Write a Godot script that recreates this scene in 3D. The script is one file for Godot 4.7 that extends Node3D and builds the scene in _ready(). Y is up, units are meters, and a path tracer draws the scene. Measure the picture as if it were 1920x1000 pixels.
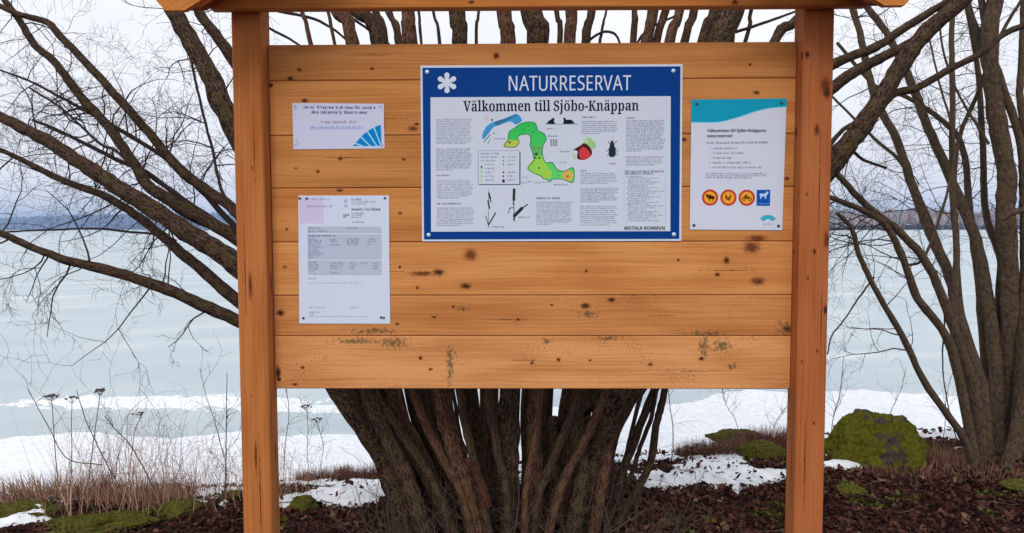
extends Node3D

var rng := RandomNumberGenerator.new()
var noise_a := FastNoiseLite.new()
var noise_b := FastNoiseLite.new()
var used_names := {}
var M := {}

const EDGE_X := [-6.0, -3.0, -1.8, -1.2, -0.6, 0.3, 1.0, 2.5, 4.0, 7.0]
const EDGE_Z := [-0.8, -0.9, -1.0, -1.15, -1.2, -1.5, -1.7, -2.15, -2.25, -2.4]
const LAKE_Y := -0.5
const SNOW_PATCHES := [[Vector3(-4.3, 0, -5.5), 1.9, 0.3], [Vector3(-2.6, 0, -5.2), 1.0, 0.16], [Vector3(1.236, 0.000, -1.654), 0.42, 0.24], [Vector3(0.849, 0.000, -1.598), 0.2, 0.16], [Vector3(-1.125, -0.009, -1.319), 0.26, 0.2], [Vector3(-1.349, -0.004, -1.216), 0.14, 0.14], [Vector3(2.136, 0.000, -1.827), 0.2, 0.07], [Vector3(-2.775, -0.000, -0.956), 0.2, 0.1], [Vector3(-0.997, -0.029, -1.470), 0.14, 0.14]]

# ---------------------------------------------------------------- scene order
func _ready() -> void:
	var cam := Camera3D.new()
	cam.name = "camera"
	cam.position = Vector3(-0.0371, 1.6, 2.783)
	cam.rotation = Vector3(-0.0555, 0.0142, -0.0024)
	cam.fov = 41.79
	cam.near = 0.05
	cam.far = 6000.0
	cam.current = true
	add_child(cam)

	var we := WorldEnvironment.new()
	we.name = "world_environment"
	var env := Environment.new()
	env.background_mode = Environment.BG_SKY
	env.sky = Sky.new()
	env.sky.sky_material = overcast_sky()
	env.tonemap_mode = Environment.TONE_MAPPER_LINEAR
	env.tonemap_exposure = 1.0
	env.fog_enabled = true
	env.fog_density = 0.0004
	env.fog_light_color = Color(0.62, 0.77, 0.98)
	env.sdfgi_enabled = true
	env.ssao_enabled = true
	env.ssil_enabled = true
	we.environment = env
	add_child(we)

	var sun := DirectionalLight3D.new()
	sun.name = "sun"
	sun.light_energy = 0.42
	sun.light_color = Color(1.0, 0.96, 0.9)
	sun.light_angular_distance = 24.0
	sun.shadow_enabled = true
	add_child(sun)
	sun.look_at_from_position(Vector3(-1.0, 3.2, 4.2), Vector3.ZERO)

	rng.seed = 4711
	noise_a.seed = 5
	noise_a.frequency = 1.0
	noise_a.fractal_octaves = 4
	noise_b.seed = 91
	noise_b.frequency = 1.0
	noise_b.fractal_octaves = 2
	make_materials()

	make_terrain()
	make_far_shores()
	make_board()
	make_signs()
	make_central_shrub()
	make_right_shrub()
	make_stones()
	make_plants()
	make_litter()

# ---------------------------------------------------------------- helpers
func numbered(parent: Node, called: String) -> String:
	var key := str(parent.get_instance_id()) + called
	var n: int = used_names.get(key, 0)
	used_names[key] = n + 1
	return called if n == 0 else "%s_%03d" % [called, n]

func obj(called: String, mesh: Mesh, mat: Material, parent: Node = self) -> MeshInstance3D:
	var o := MeshInstance3D.new()
	o.name = numbered(parent, called)
	o.mesh = mesh
	if mat:
		o.material_override = mat
	o.cast_shadow = GeometryInstance3D.SHADOW_CASTING_SETTING_ON
	parent.add_child(o, true)
	return o

func thing(called: String, label: String, category: String, at := Vector3.ZERO, group := "") -> Node3D:
	var o := Node3D.new()
	o.name = numbered(self, called)
	add_child(o, true)
	o.position = at
	tag(o, label, category, group)
	return o

func tag(o: Node, label: String, category: String, group := "") -> void:
	o.set_meta("label", label)
	o.set_meta("category", category)
	if group != "":
		o.set_meta("group", group)

func kind(o: Node, k: String) -> Node:
	o.set_meta("kind", k)
	return o

class Buf:
	var v := PackedVector3Array()
	var n := PackedVector3Array()
	var uv := PackedVector2Array()
	var c := PackedColorArray()
	var i := PackedInt32Array()
	func quad(a: int, b: int, cc: int, d: int) -> void:
		i.append_array(PackedInt32Array([a, b, cc, a, cc, d]))
	func face(p: Array, nn: Vector3, uvs: Array = []) -> void:
		var s := v.size()
		for k in p.size():
			v.append(p[k])
			n.append(nn)
			uv.append(uvs[k] if uvs.size() > k else Vector2.ZERO)
		for k in range(2, p.size()):
			i.append_array(PackedInt32Array([s, s + k, s + k - 1]))

func commit(b: Buf, smooth := false) -> ArrayMesh:
	for k in range(0, b.i.size(), 3):   # turn every face the way its normals point
		var p := b.i[k]
		var q := b.i[k + 1]
		var r := b.i[k + 2]
		if (b.v[r] - b.v[p]).cross(b.v[q] - b.v[p]).dot(b.n[p] + b.n[q] + b.n[r]) < 0.0:
			b.i[k + 1] = r
			b.i[k + 2] = q
	var m := ArrayMesh.new()
	var a := []
	a.resize(Mesh.ARRAY_MAX)
	a[Mesh.ARRAY_VERTEX] = b.v
	a[Mesh.ARRAY_NORMAL] = b.n
	a[Mesh.ARRAY_TEX_UV] = b.uv
	if b.c.size() == b.v.size() and b.c.size() > 0:
		a[Mesh.ARRAY_COLOR] = b.c
	a[Mesh.ARRAY_INDEX] = b.i
	m.add_surface_from_arrays(Mesh.PRIMITIVE_TRIANGLES, a)
	return m

func spline(ctrl: Array, per: int) -> PackedVector3Array:
	var out := PackedVector3Array()
	for k in ctrl.size() - 1:
		var p1: Vector3 = ctrl[k]
		var p2: Vector3 = ctrl[k + 1]
		var p0: Vector3 = ctrl[k - 1] if k > 0 else p1 * 2.0 - p2
		var p3: Vector3 = ctrl[k + 2] if k + 2 < ctrl.size() else p2 * 2.0 - p1
		for j in per:
			out.append(p1.cubic_interpolate(p2, p0, p3, float(j) / per))
	out.append(ctrl[-1])
	return out

func tube(b: Buf, pts: PackedVector3Array, rads: PackedFloat32Array, sides: int, lump := 0.0, tint := Color.WHITE) -> void:
	var s := b.v.size()
	var up := Vector3(0.31, 0.2, 0.93)
	var run := 0.0
	var phase := rng.randf() * 50.0
	for k in pts.size():
		var t: Vector3
		if k == 0:
			t = pts[1] - pts[0]
		elif k == pts.size() - 1:
			t = pts[k] - pts[k - 1]
		else:
			t = pts[k + 1] - pts[k - 1]
		t = t.normalized()
		up = (up - t * up.dot(t))
		if up.length() < 0.05:
			up = t.cross(Vector3(0.7, 0.1, 0.5))
		up = up.normalized()
		var side := t.cross(up)
		if k > 0:
			run += pts[k].distance_to(pts[k - 1])
		for j in sides + 1:
			var a := TAU * (j % sides) / sides
			var d := up * cos(a) + side * sin(a)
			var r := rads[k]
			if lump > 0.0:
				r *= 1.0 + lump * (noise_b.get_noise_3d(cos(a) * 1.3 + phase, sin(a) * 1.3, run * 5.0) + 0.5 * noise_b.get_noise_3d(cos(a) * 3.0 + phase, sin(a) * 3.0, run * 14.0))
			b.v.append(pts[k] + d * r)
			b.n.append(d)
			b.uv.append(Vector2(float(j) / sides, run))
			b.c.append(tint)
	for k in pts.size() - 1:
		for j in sides:
			var q := s + k * (sides + 1) + j
			b.quad(q, q + 1, q + sides + 2, q + sides + 1)
	var last := b.v.size()
	b.v.append(pts[-1] + (pts[-1] - pts[-2]).normalized() * rads[-1] * 0.4)
	b.n.append((pts[-1] - pts[-2]).normalized())
	b.uv.append(Vector2(0.5, run))
	b.c.append(tint)
	for j in sides:
		var q := s + (pts.size() - 1) * (sides + 1) + j
		b.i.append_array(PackedInt32Array([q, q + 1, last]))

# a bevelled bar: length along x, face towards +z, its origin at the middle of the front face
func bar(along: float, high: float, deep: float, bev: float) -> ArrayMesh:
	var b := Buf.new()
	var H := high / 2.0
	var L := along / 2.0
	var prof := [Vector2(H - bev, 0.0), Vector2(-H + bev, 0.0), Vector2(-H, -bev), Vector2(-H, -deep + bev), Vector2(-H + bev, -deep), Vector2(H - bev, -deep), Vector2(H, -deep + bev), Vector2(H, -bev)]
	for k in 8:
		var p: Vector2 = prof[k]
		var q: Vector2 = prof[(k + 1) % 8]
		var d := q - p
		var nn := Vector3(0, d.y, -d.x).normalized()
		if nn.dot(Vector3(0, (p.x + q.x) / 2.0, (p.y + q.y) / 2.0 + deep / 2.0)) < 0:
			nn = -nn
		var v0 := 0.5 - p.x / high
		var v1 := 0.5 - q.x / high
		if absf(d.x) < 1e-5:
			v0 = clampf(-p.y / maxf(high, deep), 0, 1)
			v1 = clampf(-q.y / maxf(high, deep), 0, 1)
		b.face([Vector3(-L, p.x, p.y), Vector3(L, p.x, p.y), Vector3(L, q.x, q.y), Vector3(-L, q.x, q.y)], nn, [Vector2(0, v0), Vector2(1, v0), Vector2(1, v1), Vector2(0, v1)])
	for e in [-1.0, 1.0]:
		var ps := []
		var us := []
		for k in 8:
			var p: Vector2 = prof[k if e > 0 else 7 - k]
			ps.append(Vector3(L * e, p.x, p.y))
			us.append(Vector2(0.01 + 0.02 * p.y / deep, 0.5 - p.x / high))
		b.face(ps, Vector3(e, 0, 0), us)
	return commit(b)

func disc_dome(r: float, high: float, rings := 4, sides := 14) -> ArrayMesh:
	var b := Buf.new()
	for k in rings + 1:
		var a := PI / 2.0 * k / rings
		for j in sides:
			var t := TAU * j / sides
			b.v.append(Vector3(cos(t) * r * cos(a), sin(t) * r * cos(a), high * sin(a)))
			b.n.append(Vector3(cos(t) * cos(a) / r, sin(t) * cos(a) / r, sin(a) / high).normalized())
			b.uv.append(Vector2.ZERO)
	for k in rings:
		for j in sides:
			b.quad(k * sides + j, (k + 1) * sides + j, (k + 1) * sides + (j + 1) % sides, k * sides + (j + 1) % sides)
	return commit(b)

func box_mesh(w: float, hh: float, d: float) -> BoxMesh:
	var m := BoxMesh.new()
	m.size = Vector3(w, hh, d)
	return m

func edge_z(x: float) -> float:
	if x <= EDGE_X[0]:
		return EDGE_Z[0]
	for k in EDGE_X.size() - 1:
		if x < EDGE_X[k + 1]:
			return lerpf(EDGE_Z[k], EDGE_Z[k + 1], (x - EDGE_X[k]) / (EDGE_X[k + 1] - EDGE_X[k]))
	return EDGE_Z[-1]

func ground_y(x: float, z: float) -> float:
	var t := clampf((edge_z(x) - z) / 2.3, 0.0, 1.0)
	var y := -0.62 * t * t * (3.0 - 2.0 * t)
	return y + 0.035 * noise_a.get_noise_2d(x * 1.3, z * 1.3) * clampf(1.0 - (absf(x) + absf(z)) / 40.0, 0, 1)

func snow_amount(x: float, z: float) -> float:   # above zero where snow lies
	var past := edge_z(x) - z
	var far_edge := lerpf(-4.15, -6.0, clampf((x + 2.6) / 5.5, 0, 1)) + 0.45 * noise_a.get_noise_2d(x * 0.45, 7.0)
	var s := past - 0.27 + 0.75 * noise_a.get_noise_2d(x * 1.1 + 3.0, z * 2.2) + 0.3 * noise_b.get_noise_2d(x * 6.0, z * 6.0)
	if past > 1.15:
		s = maxf(s, 0.35 * (past - 1.0))
	s = minf(s, (z - far_edge) * 0.8 + 0.05 * noise_b.get_noise_2d(x * 5.0, z * 5.0))
	for q in SNOW_PATCHES:
		var d := Vector2((x - q[0].x) / q[1], (z - q[0].z) / q[2]).length()
		if d < 1.6:
			s = maxf(s, 0.5 * (1.0 - d) + 0.34 * noise_a.get_noise_2d(x * 2.6, z * 4.0) + 0.16 * noise_b.get_noise_2d(x * 9.0, z * 12.0))
	return s

func top_y(x: float, z: float) -> float:
	return maxf(ground_y(x, z), LAKE_Y)

# ---------------------------------------------------------------- pictures
func from_bytes(w: int, hh: int, d: PackedByteArray, mip := true) -> ImageTexture:
	var im := Image.create_from_data(w, hh, false, Image.FORMAT_RGB8, d)
	if mip:
		im.generate_mipmaps()
	return ImageTexture.create_from_image(im)

func normal_from(height: PackedFloat32Array, w: int, hh: int, strength: float) -> ImageTexture:
	var d := PackedByteArray()
	d.resize(w * hh)
	for k in w * hh:
		d[k] = int(clampf(height[k], 0, 1) * 255.0)
	var im := Image.create_from_data(w, hh, false, Image.FORMAT_L8, d)
	im.convert(Image.FORMAT_RGBA8)
	im.bump_map_to_normal_map(strength)
	return ImageTexture.create_from_image(im)

func overcast_sky() -> Material:
	var w := 512
	var hh := 256
	var n := FastNoiseLite.new()
	n.seed = 12
	n.frequency = 1.0
	n.fractal_octaves = 4
	var d := PackedFloat32Array()
	d.resize(w * hh * 3)
	for y in hh:
		var el := (0.5 - (y + 0.5) / hh) * PI
		for x in w:
			var az := TAU * x / w
			var dir := Vector3(cos(el) * cos(az), sin(el), cos(el) * sin(az))
			var s := maxf(dir.y, 0.0)
			var lum := 0.92 + 0.46 * s
			var cl := n.get_noise_3d(dir.x * 2.2, dir.y * 7.0, dir.z * 2.2)
			lum *= 1.0 + 0.05 * cl
			var k := (y * w + x) * 3
			var tint := Vector3(0.965, 0.985, 1.06).lerp(Vector3(1.0, 1.0, 1.03), clampf(s * 1.3 + cl * 0.4, 0, 1))
			if dir.y < 0:
				lum = 0.55
			d[k] = lum * tint.x
			d[k + 1] = lum * tint.y
			d[k + 2] = lum * tint.z
	var im := Image.create_from_data(w, hh, false, Image.FORMAT_RGBF, d.to_byte_array())
	var m := PanoramaSkyMaterial.new()
	m.panorama = ImageTexture.create_from_image(im)
	return m

# knots: [u, v, radius along in m, radius across in m, kind]; kind 0 dark knot, 1 reddish knot, 2 grey mould
func wood_texture(w: int, hh: int, along: float, across: float, sd: int, base: Color, dark: Color, knots: Array, speck: float) -> ImageTexture:
	var n := FastNoiseLite.new()
	n.seed = sd
	n.frequency = 1.0
	n.fractal_octaves = 2
	var d := PackedByteArray()
	d.resize(w * hh * 3)
	var ks := []
	for q in knots:
		ks.append([q[0] * along, q[1] * across, q[2], q[3], 3] if q[4] == 3 else [q[0] * along, q[1] * across, maxf(q[2] * 0.9, 0.0035), maxf(q[3] * 0.85, 0.003), q[4]])
	var centre := across * (0.35 + 0.3 * fposmod(sd * 0.618, 1.0))
	for y in hh:
		var py := across * (y + 0.5) / hh
		for x in w:
			var px := along * (x + 0.5) / w
			var yy := py + 0.006 * n.get_noise_2d(px * 1.7, py * 9.0)
			var stain := 0.0
			var knot := 0.0
			var red := 0.0
			var crack := 0.0
			for q in ks:
				var dx: float = px - q[0]
				var dy: float = py - q[1]
				var rx: float = q[2]
				var ry: float = q[3]
				if q[4] == 3:
					if absf(dx) < rx and absf(dy + 0.0016 * n.get_noise_2d(px * 14.0, q[1] * 90.0)) < ry * (1.0 - absf(dx) / rx):
						crack = 1.0
				elif q[4] == 2:
					if absf(dx) < rx * 2.2 and absf(dy) < ry * 2.2:
						var e := 1.0 - sqrt(dx * dx / (rx * rx) + dy * dy / (ry * ry)) * 0.75
						e += 0.9 * n.get_noise_2d(px * 45.0, py * 45.0)
						stain = maxf(stain, clampf(e, 0, 1))
				else:
					if absf(dx) < rx * 9.0 and absf(dy) < ry * 6.0:
						yy -= signf(dy) * ry * 0.8 * exp(-(dx * dx / (rx * rx * 9.0) + absf(dy) / (ry * 2.0)))
						var e2 := sqrt(dx * dx / (rx * rx) + dy * dy / (ry * ry)) + 0.35 * n.get_noise_2d(px * 60.0, py * 60.0 + 9.0)
						var kk := clampf(1.45 - e2 * 1.15, 0, 1)
						knot = maxf(knot, kk * (1.0 if q[4] == 0 else 0.55))
						red = maxf(red, clampf(1.35 - e2 * 0.75, 0, 1) * (0.4 if q[4] == 0 else 0.7))
			var g := n.get_noise_2d(px * 2.6, yy * 260.0)
			var rr := absf(yy - centre) + 0.016 * n.get_noise_2d(px * 1.1 + 40.0, 3.0)
			var ring := fposmod(rr * 75.0 + 0.5 * n.get_noise_2d(px * 0.9, yy * 20.0), 1.0)
			var late := pow(ring, 4.0)
			var broad := n.get_noise_2d(px * 1.3 + 11.0, py * 8.0)
			var streak := n.get_noise_2d(px * 0.7 + 5.0, yy * 70.0)
			var c := base.lerp(dark, clampf(0.18 + 0.20 * g + 0.20 * late + 0.40 * broad + 0.24 * streak, 0, 1))
			c = c.lerp(Color(0.40, 0.15, 0.07), red * 0.62)
			c = c.lerp(Color(0.16, 0.075, 0.045), knot * 0.74)
			if speck > 0.0:
				var sp := n.get_noise_2d(px * 95.0 + 70.0, py * 120.0)
				var where := n.get_noise_2d(px * 4.0 + 20.0, py * 7.0)
				var e3 := clampf((sp + where * 0.45 - 0.72 + speck) * 5.0, 0, 1)
				c = c.lerp(Color(0.33, 0.19, 0.11), e3 * 0.6)
			c = c.lerp(Color(0.34, 0.29, 0.20), stain * 0.72)
			c = c.lerp(Color(0.24, 0.115, 0.06), crack * 0.75)
			var k := (y * w + x) * 3
			d[k] = int(clampf(c.r, 0, 1) * 255.0)
			d[k + 1] = int(clampf(c.g, 0, 1) * 255.0)
			d[k + 2] = int(clampf(c.b, 0, 1) * 255.0)
	return from_bytes(w, hh, d)

func noise_texture(w: int, stops: Array, fx: float, fy: float, sd: int, octaves := 4, bump := 0.0) -> Array:
	var n := FastNoiseLite.new()
	n.seed = sd
	n.frequency = 1.0
	n.fractal_octaves = octaves
	var d := PackedByteArray()
	d.resize(w * w * 3)
	var hts := PackedFloat32Array()
	hts.resize(w * w)
	var g := Gradient.new()
	g.offsets = PackedFloat32Array(stops.map(func(s): return s[0]))
	g.colors = PackedColorArray(stops.map(func(s): return s[1]))
	for y in w:
		for x in w:   # on a torus, so that the picture repeats without a seam
			var a := TAU * x / w
			var b := TAU * y / w
			var t := 0.5 + 0.75 * n.get_noise_3d(cos(a) * fx + 7.0 + cos(b) * fy, sin(a) * fx + sin(b) * fy * 0.8 + 3.0, sin(b) * fy + cos(b) * 0.3 * fy)
			var c := g.sample(clampf(t, 0, 1))
			var k := y * w + x
			hts[k] = t
			d[k * 3] = int(c.r * 255.0)
			d[k * 3 + 1] = int(c.g * 255.0)
			d[k * 3 + 2] = int(c.b * 255.0)
	return [from_bytes(w, w, d), normal_from(hts, w, w, bump) if bump > 0.0 else null]

func L(r: float, g: float, b: float) -> Color:   # a real-world base colour
	return Color(r, g, b).linear_to_srgb()

func plain(c: Color, rough := 0.8, metal := 0.0) -> StandardMaterial3D:
	var m := StandardMaterial3D.new()
	m.albedo_color = c
	m.roughness = rough
	m.metallic = metal
	m.metallic_specular = 0.12 if metal == 0.0 else 0.5
	return m

func bark_material(sd: int, dark: Color, light: Color, algae: Color, rough: float) -> StandardMaterial3D:   # mottled, fissured, with olive algae
	var w := 256
	var n := FastNoiseLite.new()
	n.seed = sd
	n.frequency = 1.0
	n.fractal_octaves = 3
	var d := PackedByteArray()
	d.resize(w * w * 3)
	var hts := PackedFloat32Array()
	hts.resize(w * w)
	for y in w:
		for x in w:
			var a := TAU * x / w
			var v := absf(2.0 * y / w - 1.0)
			var f := n.get_noise_3d(cos(a) * 2.6, sin(a) * 2.6, v * 7.0)
			var fine := n.get_noise_3d(cos(a) * 7.0, sin(a) * 7.0, v * 24.0)
			var alg := n.get_noise_3d(cos(a) * 1.2 + 9.0, sin(a) * 1.2, v * 2.5)
			var t := clampf(0.5 + 0.85 * f + 0.6 * fine, 0, 1)
			var c := dark.lerp(light, t).lerp(algae, clampf(alg * 2.2, 0, 0.55))
			var k := y * w + x
			hts[k] = t
			d[k * 3] = int(c.r * 255.0)
			d[k * 3 + 1] = int(c.g * 255.0)
			d[k * 3 + 2] = int(c.b * 255.0)
	var m := StandardMaterial3D.new()
	m.albedo_texture = from_bytes(w, w, d)
	m.normal_enabled = true
	m.normal_texture = normal_from(hts, w, w, 6.0)
	m.normal_scale = 0.8 * rough
	m.roughness = 0.95
	m.metallic_specular = 0.12
	m.uv1_scale = Vector3(1, 1.3, 1)
	return m

func make_materials() -> void:
	var bark := bark_material(33, L(0.018, 0.011, 0.009), L(0.125, 0.080, 0.060), L(0.080, 0.064, 0.026), 1.0)
	M.bark = bark
	var bark2: StandardMaterial3D = bark.duplicate()
	bark2.albedo_color = Color(1.22, 1.12, 1.1)
	M.bark_grey = bark2
	M.bark_smooth = bark_material(57, L(0.045, 0.029, 0.024), L(0.135, 0.09, 0.070), L(0.095, 0.078, 0.036), 0.7)
	var stub: StandardMaterial3D = bark.duplicate()
	stub.albedo_color = Color(1.05, 0.86, 0.8)
	M.stub = stub
	M.twig = plain(L(0.052, 0.038, 0.037), 0.9)
	M.twig_dark = plain(L(0.045, 0.032, 0.032), 0.9)

	var soil := noise_texture(256, [[0.0, L(0.018, 0.010, 0.009)], [0.5, L(0.045, 0.024, 0.02)], [0.8, L(0.075, 0.045, 0.032)], [1.0, L(0.1, 0.075, 0.05)]], 4.0, 4.0, 3, 5, 8.0)
	var sm := StandardMaterial3D.new()
	sm.albedo_texture = soil[0]
	sm.normal_enabled = true
	sm.normal_texture = soil[1]
	sm.roughness = 0.95
	sm.metallic_specular = 0.1
	M.soil = sm

	var sn := noise_texture(256, [[0.0, L(0.56, 0.61, 0.69)], [0.45, L(0.70, 0.735, 0.79)], [1.0, L(0.82, 0.84, 0.88)]], 3.0, 3.0, 8, 5, 3.0)
	var snow := StandardMaterial3D.new()
	snow.albedo_texture = sn[0]
	snow.normal_enabled = true
	snow.normal_texture = sn[1]
	snow.normal_scale = 0.5
	snow.roughness = 0.85
	M.snow = snow

	var ic := noise_texture(640, [[0.0, L(0.385, 0.45, 0.495)], [0.40, L(0.41, 0.48, 0.52)], [0.62, L(0.435, 0.50, 0.54)], [0.82, L(0.48, 0.54, 0.575)], [1.0, L(0.62, 0.66, 0.69)]], 3.6, 6.5, 21, 6)
	var ice := StandardMaterial3D.new()
	ice.albedo_texture = ic[0]
	ice.roughness = 0.62
	ice.metallic_specular = 0.3
	M.ice = ice

	M.tongue = plain(L(0.16, 0.07, 0.03), 0.9)
	M.moss_ground = moss_material(5)
	M.stone = plain(L(0.12, 0.11, 0.105), 0.9)
	M.blade = plain(L(0.30, 0.21, 0.12), 0.9)
	M.blade.vertex_color_use_as_albedo = true
	M.blade.albedo_color = Color.WHITE

func boulder_skin() -> StandardMaterial3D:
	var mo := noise_texture(256, [[0.0, Color(0.62, 0.62, 0.62)], [1.0, Color(1, 1, 1)]], 4.0, 4.0, 44, 6, 4.0)
	var m := StandardMaterial3D.new()
	m.albedo_texture = mo[0]
	m.vertex_color_use_as_albedo = true
	m.uv1_triplanar = true
	m.uv1_scale = Vector3.ONE * 2.0
	m.metallic_specular = 0.1
	m.normal_enabled = true
	m.normal_texture = mo[1]
	m.roughness = 0.95
	return m

func moss_material(sd: int) -> StandardMaterial3D:
	var mo := noise_texture(256, [[0.0, L(0.022, 0.02, 0.008)], [0.35, L(0.055, 0.05, 0.014)], [0.6, L(0.09, 0.09, 0.016)], [1.0, L(0.16, 0.145, 0.03)]], 5.0, 5.0, sd, 5, 8.0)
	var m := StandardMaterial3D.new()
	m.albedo_texture = mo[0]
	m.uv1_triplanar = true
	m.uv1_scale = Vector3.ONE * 1.7
	m.metallic_specular = 0.1
	m.normal_enabled = true
	m.normal_texture = mo[1]
	m.roughness = 0.95
	return m

# ---------------------------------------------------------------- setting
func axis(dense_from: float, dense_to: float, step: float, low: float, high: float) -> PackedFloat32Array:
	var out := PackedFloat32Array()
	var lowside := []
	var x := dense_from
	var s := step
	while x > low:
		s *= 1.35
		x -= s
		lowside.push_front(maxf(x, low))
	out.append_array(PackedFloat32Array(lowside))
	x = dense_from
	while x < dense_to:
		out.append(x)
		x += step
	s = step
	while x < high:
		out.append(x)
		s *= 1.35
		x += s
	out.append(high)
	return out

func sheet(xs: PackedFloat32Array, zs: PackedFloat32Array, height: Callable, keep: Callable, uvs: float) -> ArrayMesh:
	var b := Buf.new()
	var W := xs.size()
	var ok := PackedByteArray()
	for z in zs:
		for x in xs:
			var y: float = height.call(x, z)
			b.v.append(Vector3(x, y, z))
			b.uv.append(Vector2(x, z) * uvs)
			ok.append(1 if keep.call(x, z) else 0)
	for j in zs.size():
		for k in W:
			var q := j * W + k
			var l := b.v[q - 1] if k > 0 else b.v[q]
			var r := b.v[q + 1] if k < W - 1 else b.v[q]
			var u := b.v[q - W] if j > 0 else b.v[q]
			var d := b.v[q + W] if j < zs.size() - 1 else b.v[q]
			b.n.append((d - u).cross(r - l).normalized())
	for j in zs.size() - 1:
		for k in W - 1:
			var q := j * W + k
			if ok[q] or ok[q + 1] or ok[q + W] or ok[q + W + 1]:
				b.quad(q, q + 1, q + W + 1, q + W)
	return commit(b)

func make_terrain() -> void:
	var yes := func(_x, _z): return true
	var g := obj("ground", sheet(axis(-3.2, 4.4, 0.05, -70, 70), axis(-4.2, 0.6, 0.05, -9, 70), func(x, z): return ground_y(x, z) + 0.012 * noise_b.get_noise_2d(x * 9.0, z * 9.0), yes, 1.1), M.soil)
	kind(g, "structure")
	var ice := obj("lake_ice", sheet(axis(-30, 30, 10.0, -3000, 3000), axis(-60, -2, 4.0, -2600, 0), func(_x, _z): return LAKE_Y, yes, 1.0 / 84.0), M.ice)
	kind(ice, "structure")
	var sy := func(x, z):
		var s := snow_amount(x, z)
		return top_y(x, z) + clampf(0.05 * (1.0 - exp(-4.0 * maxf(s, 0.0))), 0, 0.05) - (0.02 if s <= 0.0 else 0.0) + 0.014 * noise_a.get_noise_2d(x * 2.2, z * 2.2) * clampf(s * 3.0, 0, 1)
	var snow := obj("snow", sheet(axis(-6.2, 5.0, 0.05, -26, 30), axis(-7.4, -0.7, 0.045, -7.5, -0.7), sy, func(x, z): return snow_amount(x, z) > 0.0, 0.8), M.snow)
	kind(snow, "structure")

func far_tree(b: Buf, at: Vector3, high: float, wide: float, conifer: bool, tint: Color) -> void:
	var sides := 6
	var rows := [[0.0, 0.05], [0.12, 0.10], [0.16, 0.85], [0.36, 0.62], [0.40, 0.78], [0.62, 0.38], [0.66, 0.5], [0.88, 0.12], [1.0, 0.01]] if conifer else [[0.0, 0.08], [0.22, 0.12], [0.32, 0.6], [0.52, 1.0], [0.74, 0.86], [0.9, 0.5], [1.0, 0.06]]
	var s := b.v.size()
	for q in rows:
		for j in sides:
			var a := TAU * j / sides
			var r: float = q[1] * wide * 0.5 * rng.randf_range(0.7, 1.25)
			b.v.append(at + Vector3(cos(a) * r, q[0] * high * rng.randf_range(0.96, 1.04), sin(a) * r))
			b.n.append(Vector3(cos(a), 0.4, sin(a)).normalized())
			b.uv.append(Vector2.ZERO)
			b.c.append(tint)
	for k in rows.size() - 1:
		for j in sides:
			b.quad(s + k * sides + j, s + k * sides + (j + 1) % sides, s + (k + 1) * sides + (j + 1) % sides, s + (k + 1) * sides + j)

func make_far_shores() -> void:
	var hill_mat := plain(L(0.06, 0.055, 0.05), 1.0)
	# the far ridge on the left, about two kilometres off
	var b := Buf.new()
	var prof := func(x):
		var t: float = clampf((x + 1900.0) / 2100.0, 0, 1)
		return 45.0 * pow(sin(PI * t), 0.35) * (1.0 + 0.16 * noise_a.get_noise_2d(x * 0.003, 1.0)) + 2.0 * noise_b.get_noise_2d(x * 0.02, 4.0)
	var ridge := sheet(axis(-1900, 200, 14.0, -1900, 200), axis(-2400, -1880, 26.0, -2400, -1880), func(x, z):
		var t := clampf((-1880.0 - z) / 300.0, 0, 1)
		return -2.0 + prof.call(x) * sin(t * PI * 0.5), func(_x, _z): return true, 0.01)
	kind(obj("far_hill", ridge, hill_mat), "structure")
	var tb := Buf.new()
	for k in 2300:
		var x := rng.randf_range(-1750, 160)
		var t := rng.randf()
		var z := -1884.0 - 300.0 * t
		var y: float = -2.0 + prof.call(x) * sin(t * PI * 0.5)
		far_tree(tb, Vector3(x, y - 2.0, z), rng.randf_range(8, 12), rng.randf_range(7, 12), rng.randf() < 0.6, L(0.035, 0.045, 0.05).lerp(L(0.05, 0.05, 0.055), rng.randf()))
	var fm := plain(Color.WHITE, 1.0)
	fm.vertex_color_use_as_albedo = true
	var fo := obj("far_forest", commit(tb), fm)
	tag(fo, "hazy blue forest covering the low ridge across the lake at left", "forest")
	kind(fo, "stuff")
	# nearer wooded point on the right
	var land := sheet(axis(40, 520, 8.0, 40, 520), axis(-640, -470, 8.0, -640, -470), func(x, z):
		var t := clampf((-470.0 - z) / 60.0, 0, 1)
		return -1.5 + 4.5 * t * clampf((x - 40.0) / 60.0, 0, 1), func(_x, _z): return true, 0.01)
	kind(obj("wooded_headland", land, plain(L(0.07, 0.05, 0.042), 1.0)), "structure")
	var rb := Buf.new()
	for k in 900:
		var x := rng.randf_range(60, 430)
		var t := pow(rng.randf(), 1.3)
		var z := -474.0 - 110.0 * t
		var con := rng.randf() < 0.22
		var hh := rng.randf_range(7, 12) * (1.2 if con else 1.0)
		var tint := L(0.03, 0.036, 0.026) if con else L(0.045, 0.030, 0.032).lerp(L(0.08, 0.055, 0.054), rng.randf())
		far_tree(rb, Vector3(x, -0.4 + 4.0 * clampf(t * 2.0, 0, 1), z), hh, hh * rng.randf_range(0.45, 0.7), con, tint)
	var ro := obj("wooded_shore", commit(rb), fm)
	tag(ro, "bare purple-brown woods with dark pines on the far right shore", "forest")
	kind(ro, "stuff")

# ---------------------------------------------------------------- the notice board
func wood_mat(t: Texture2D) -> StandardMaterial3D:
	var m := StandardMaterial3D.new()
	m.albedo_texture = t
	m.roughness = 0.7
	m.metallic_specular = 0.2
	return m

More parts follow.
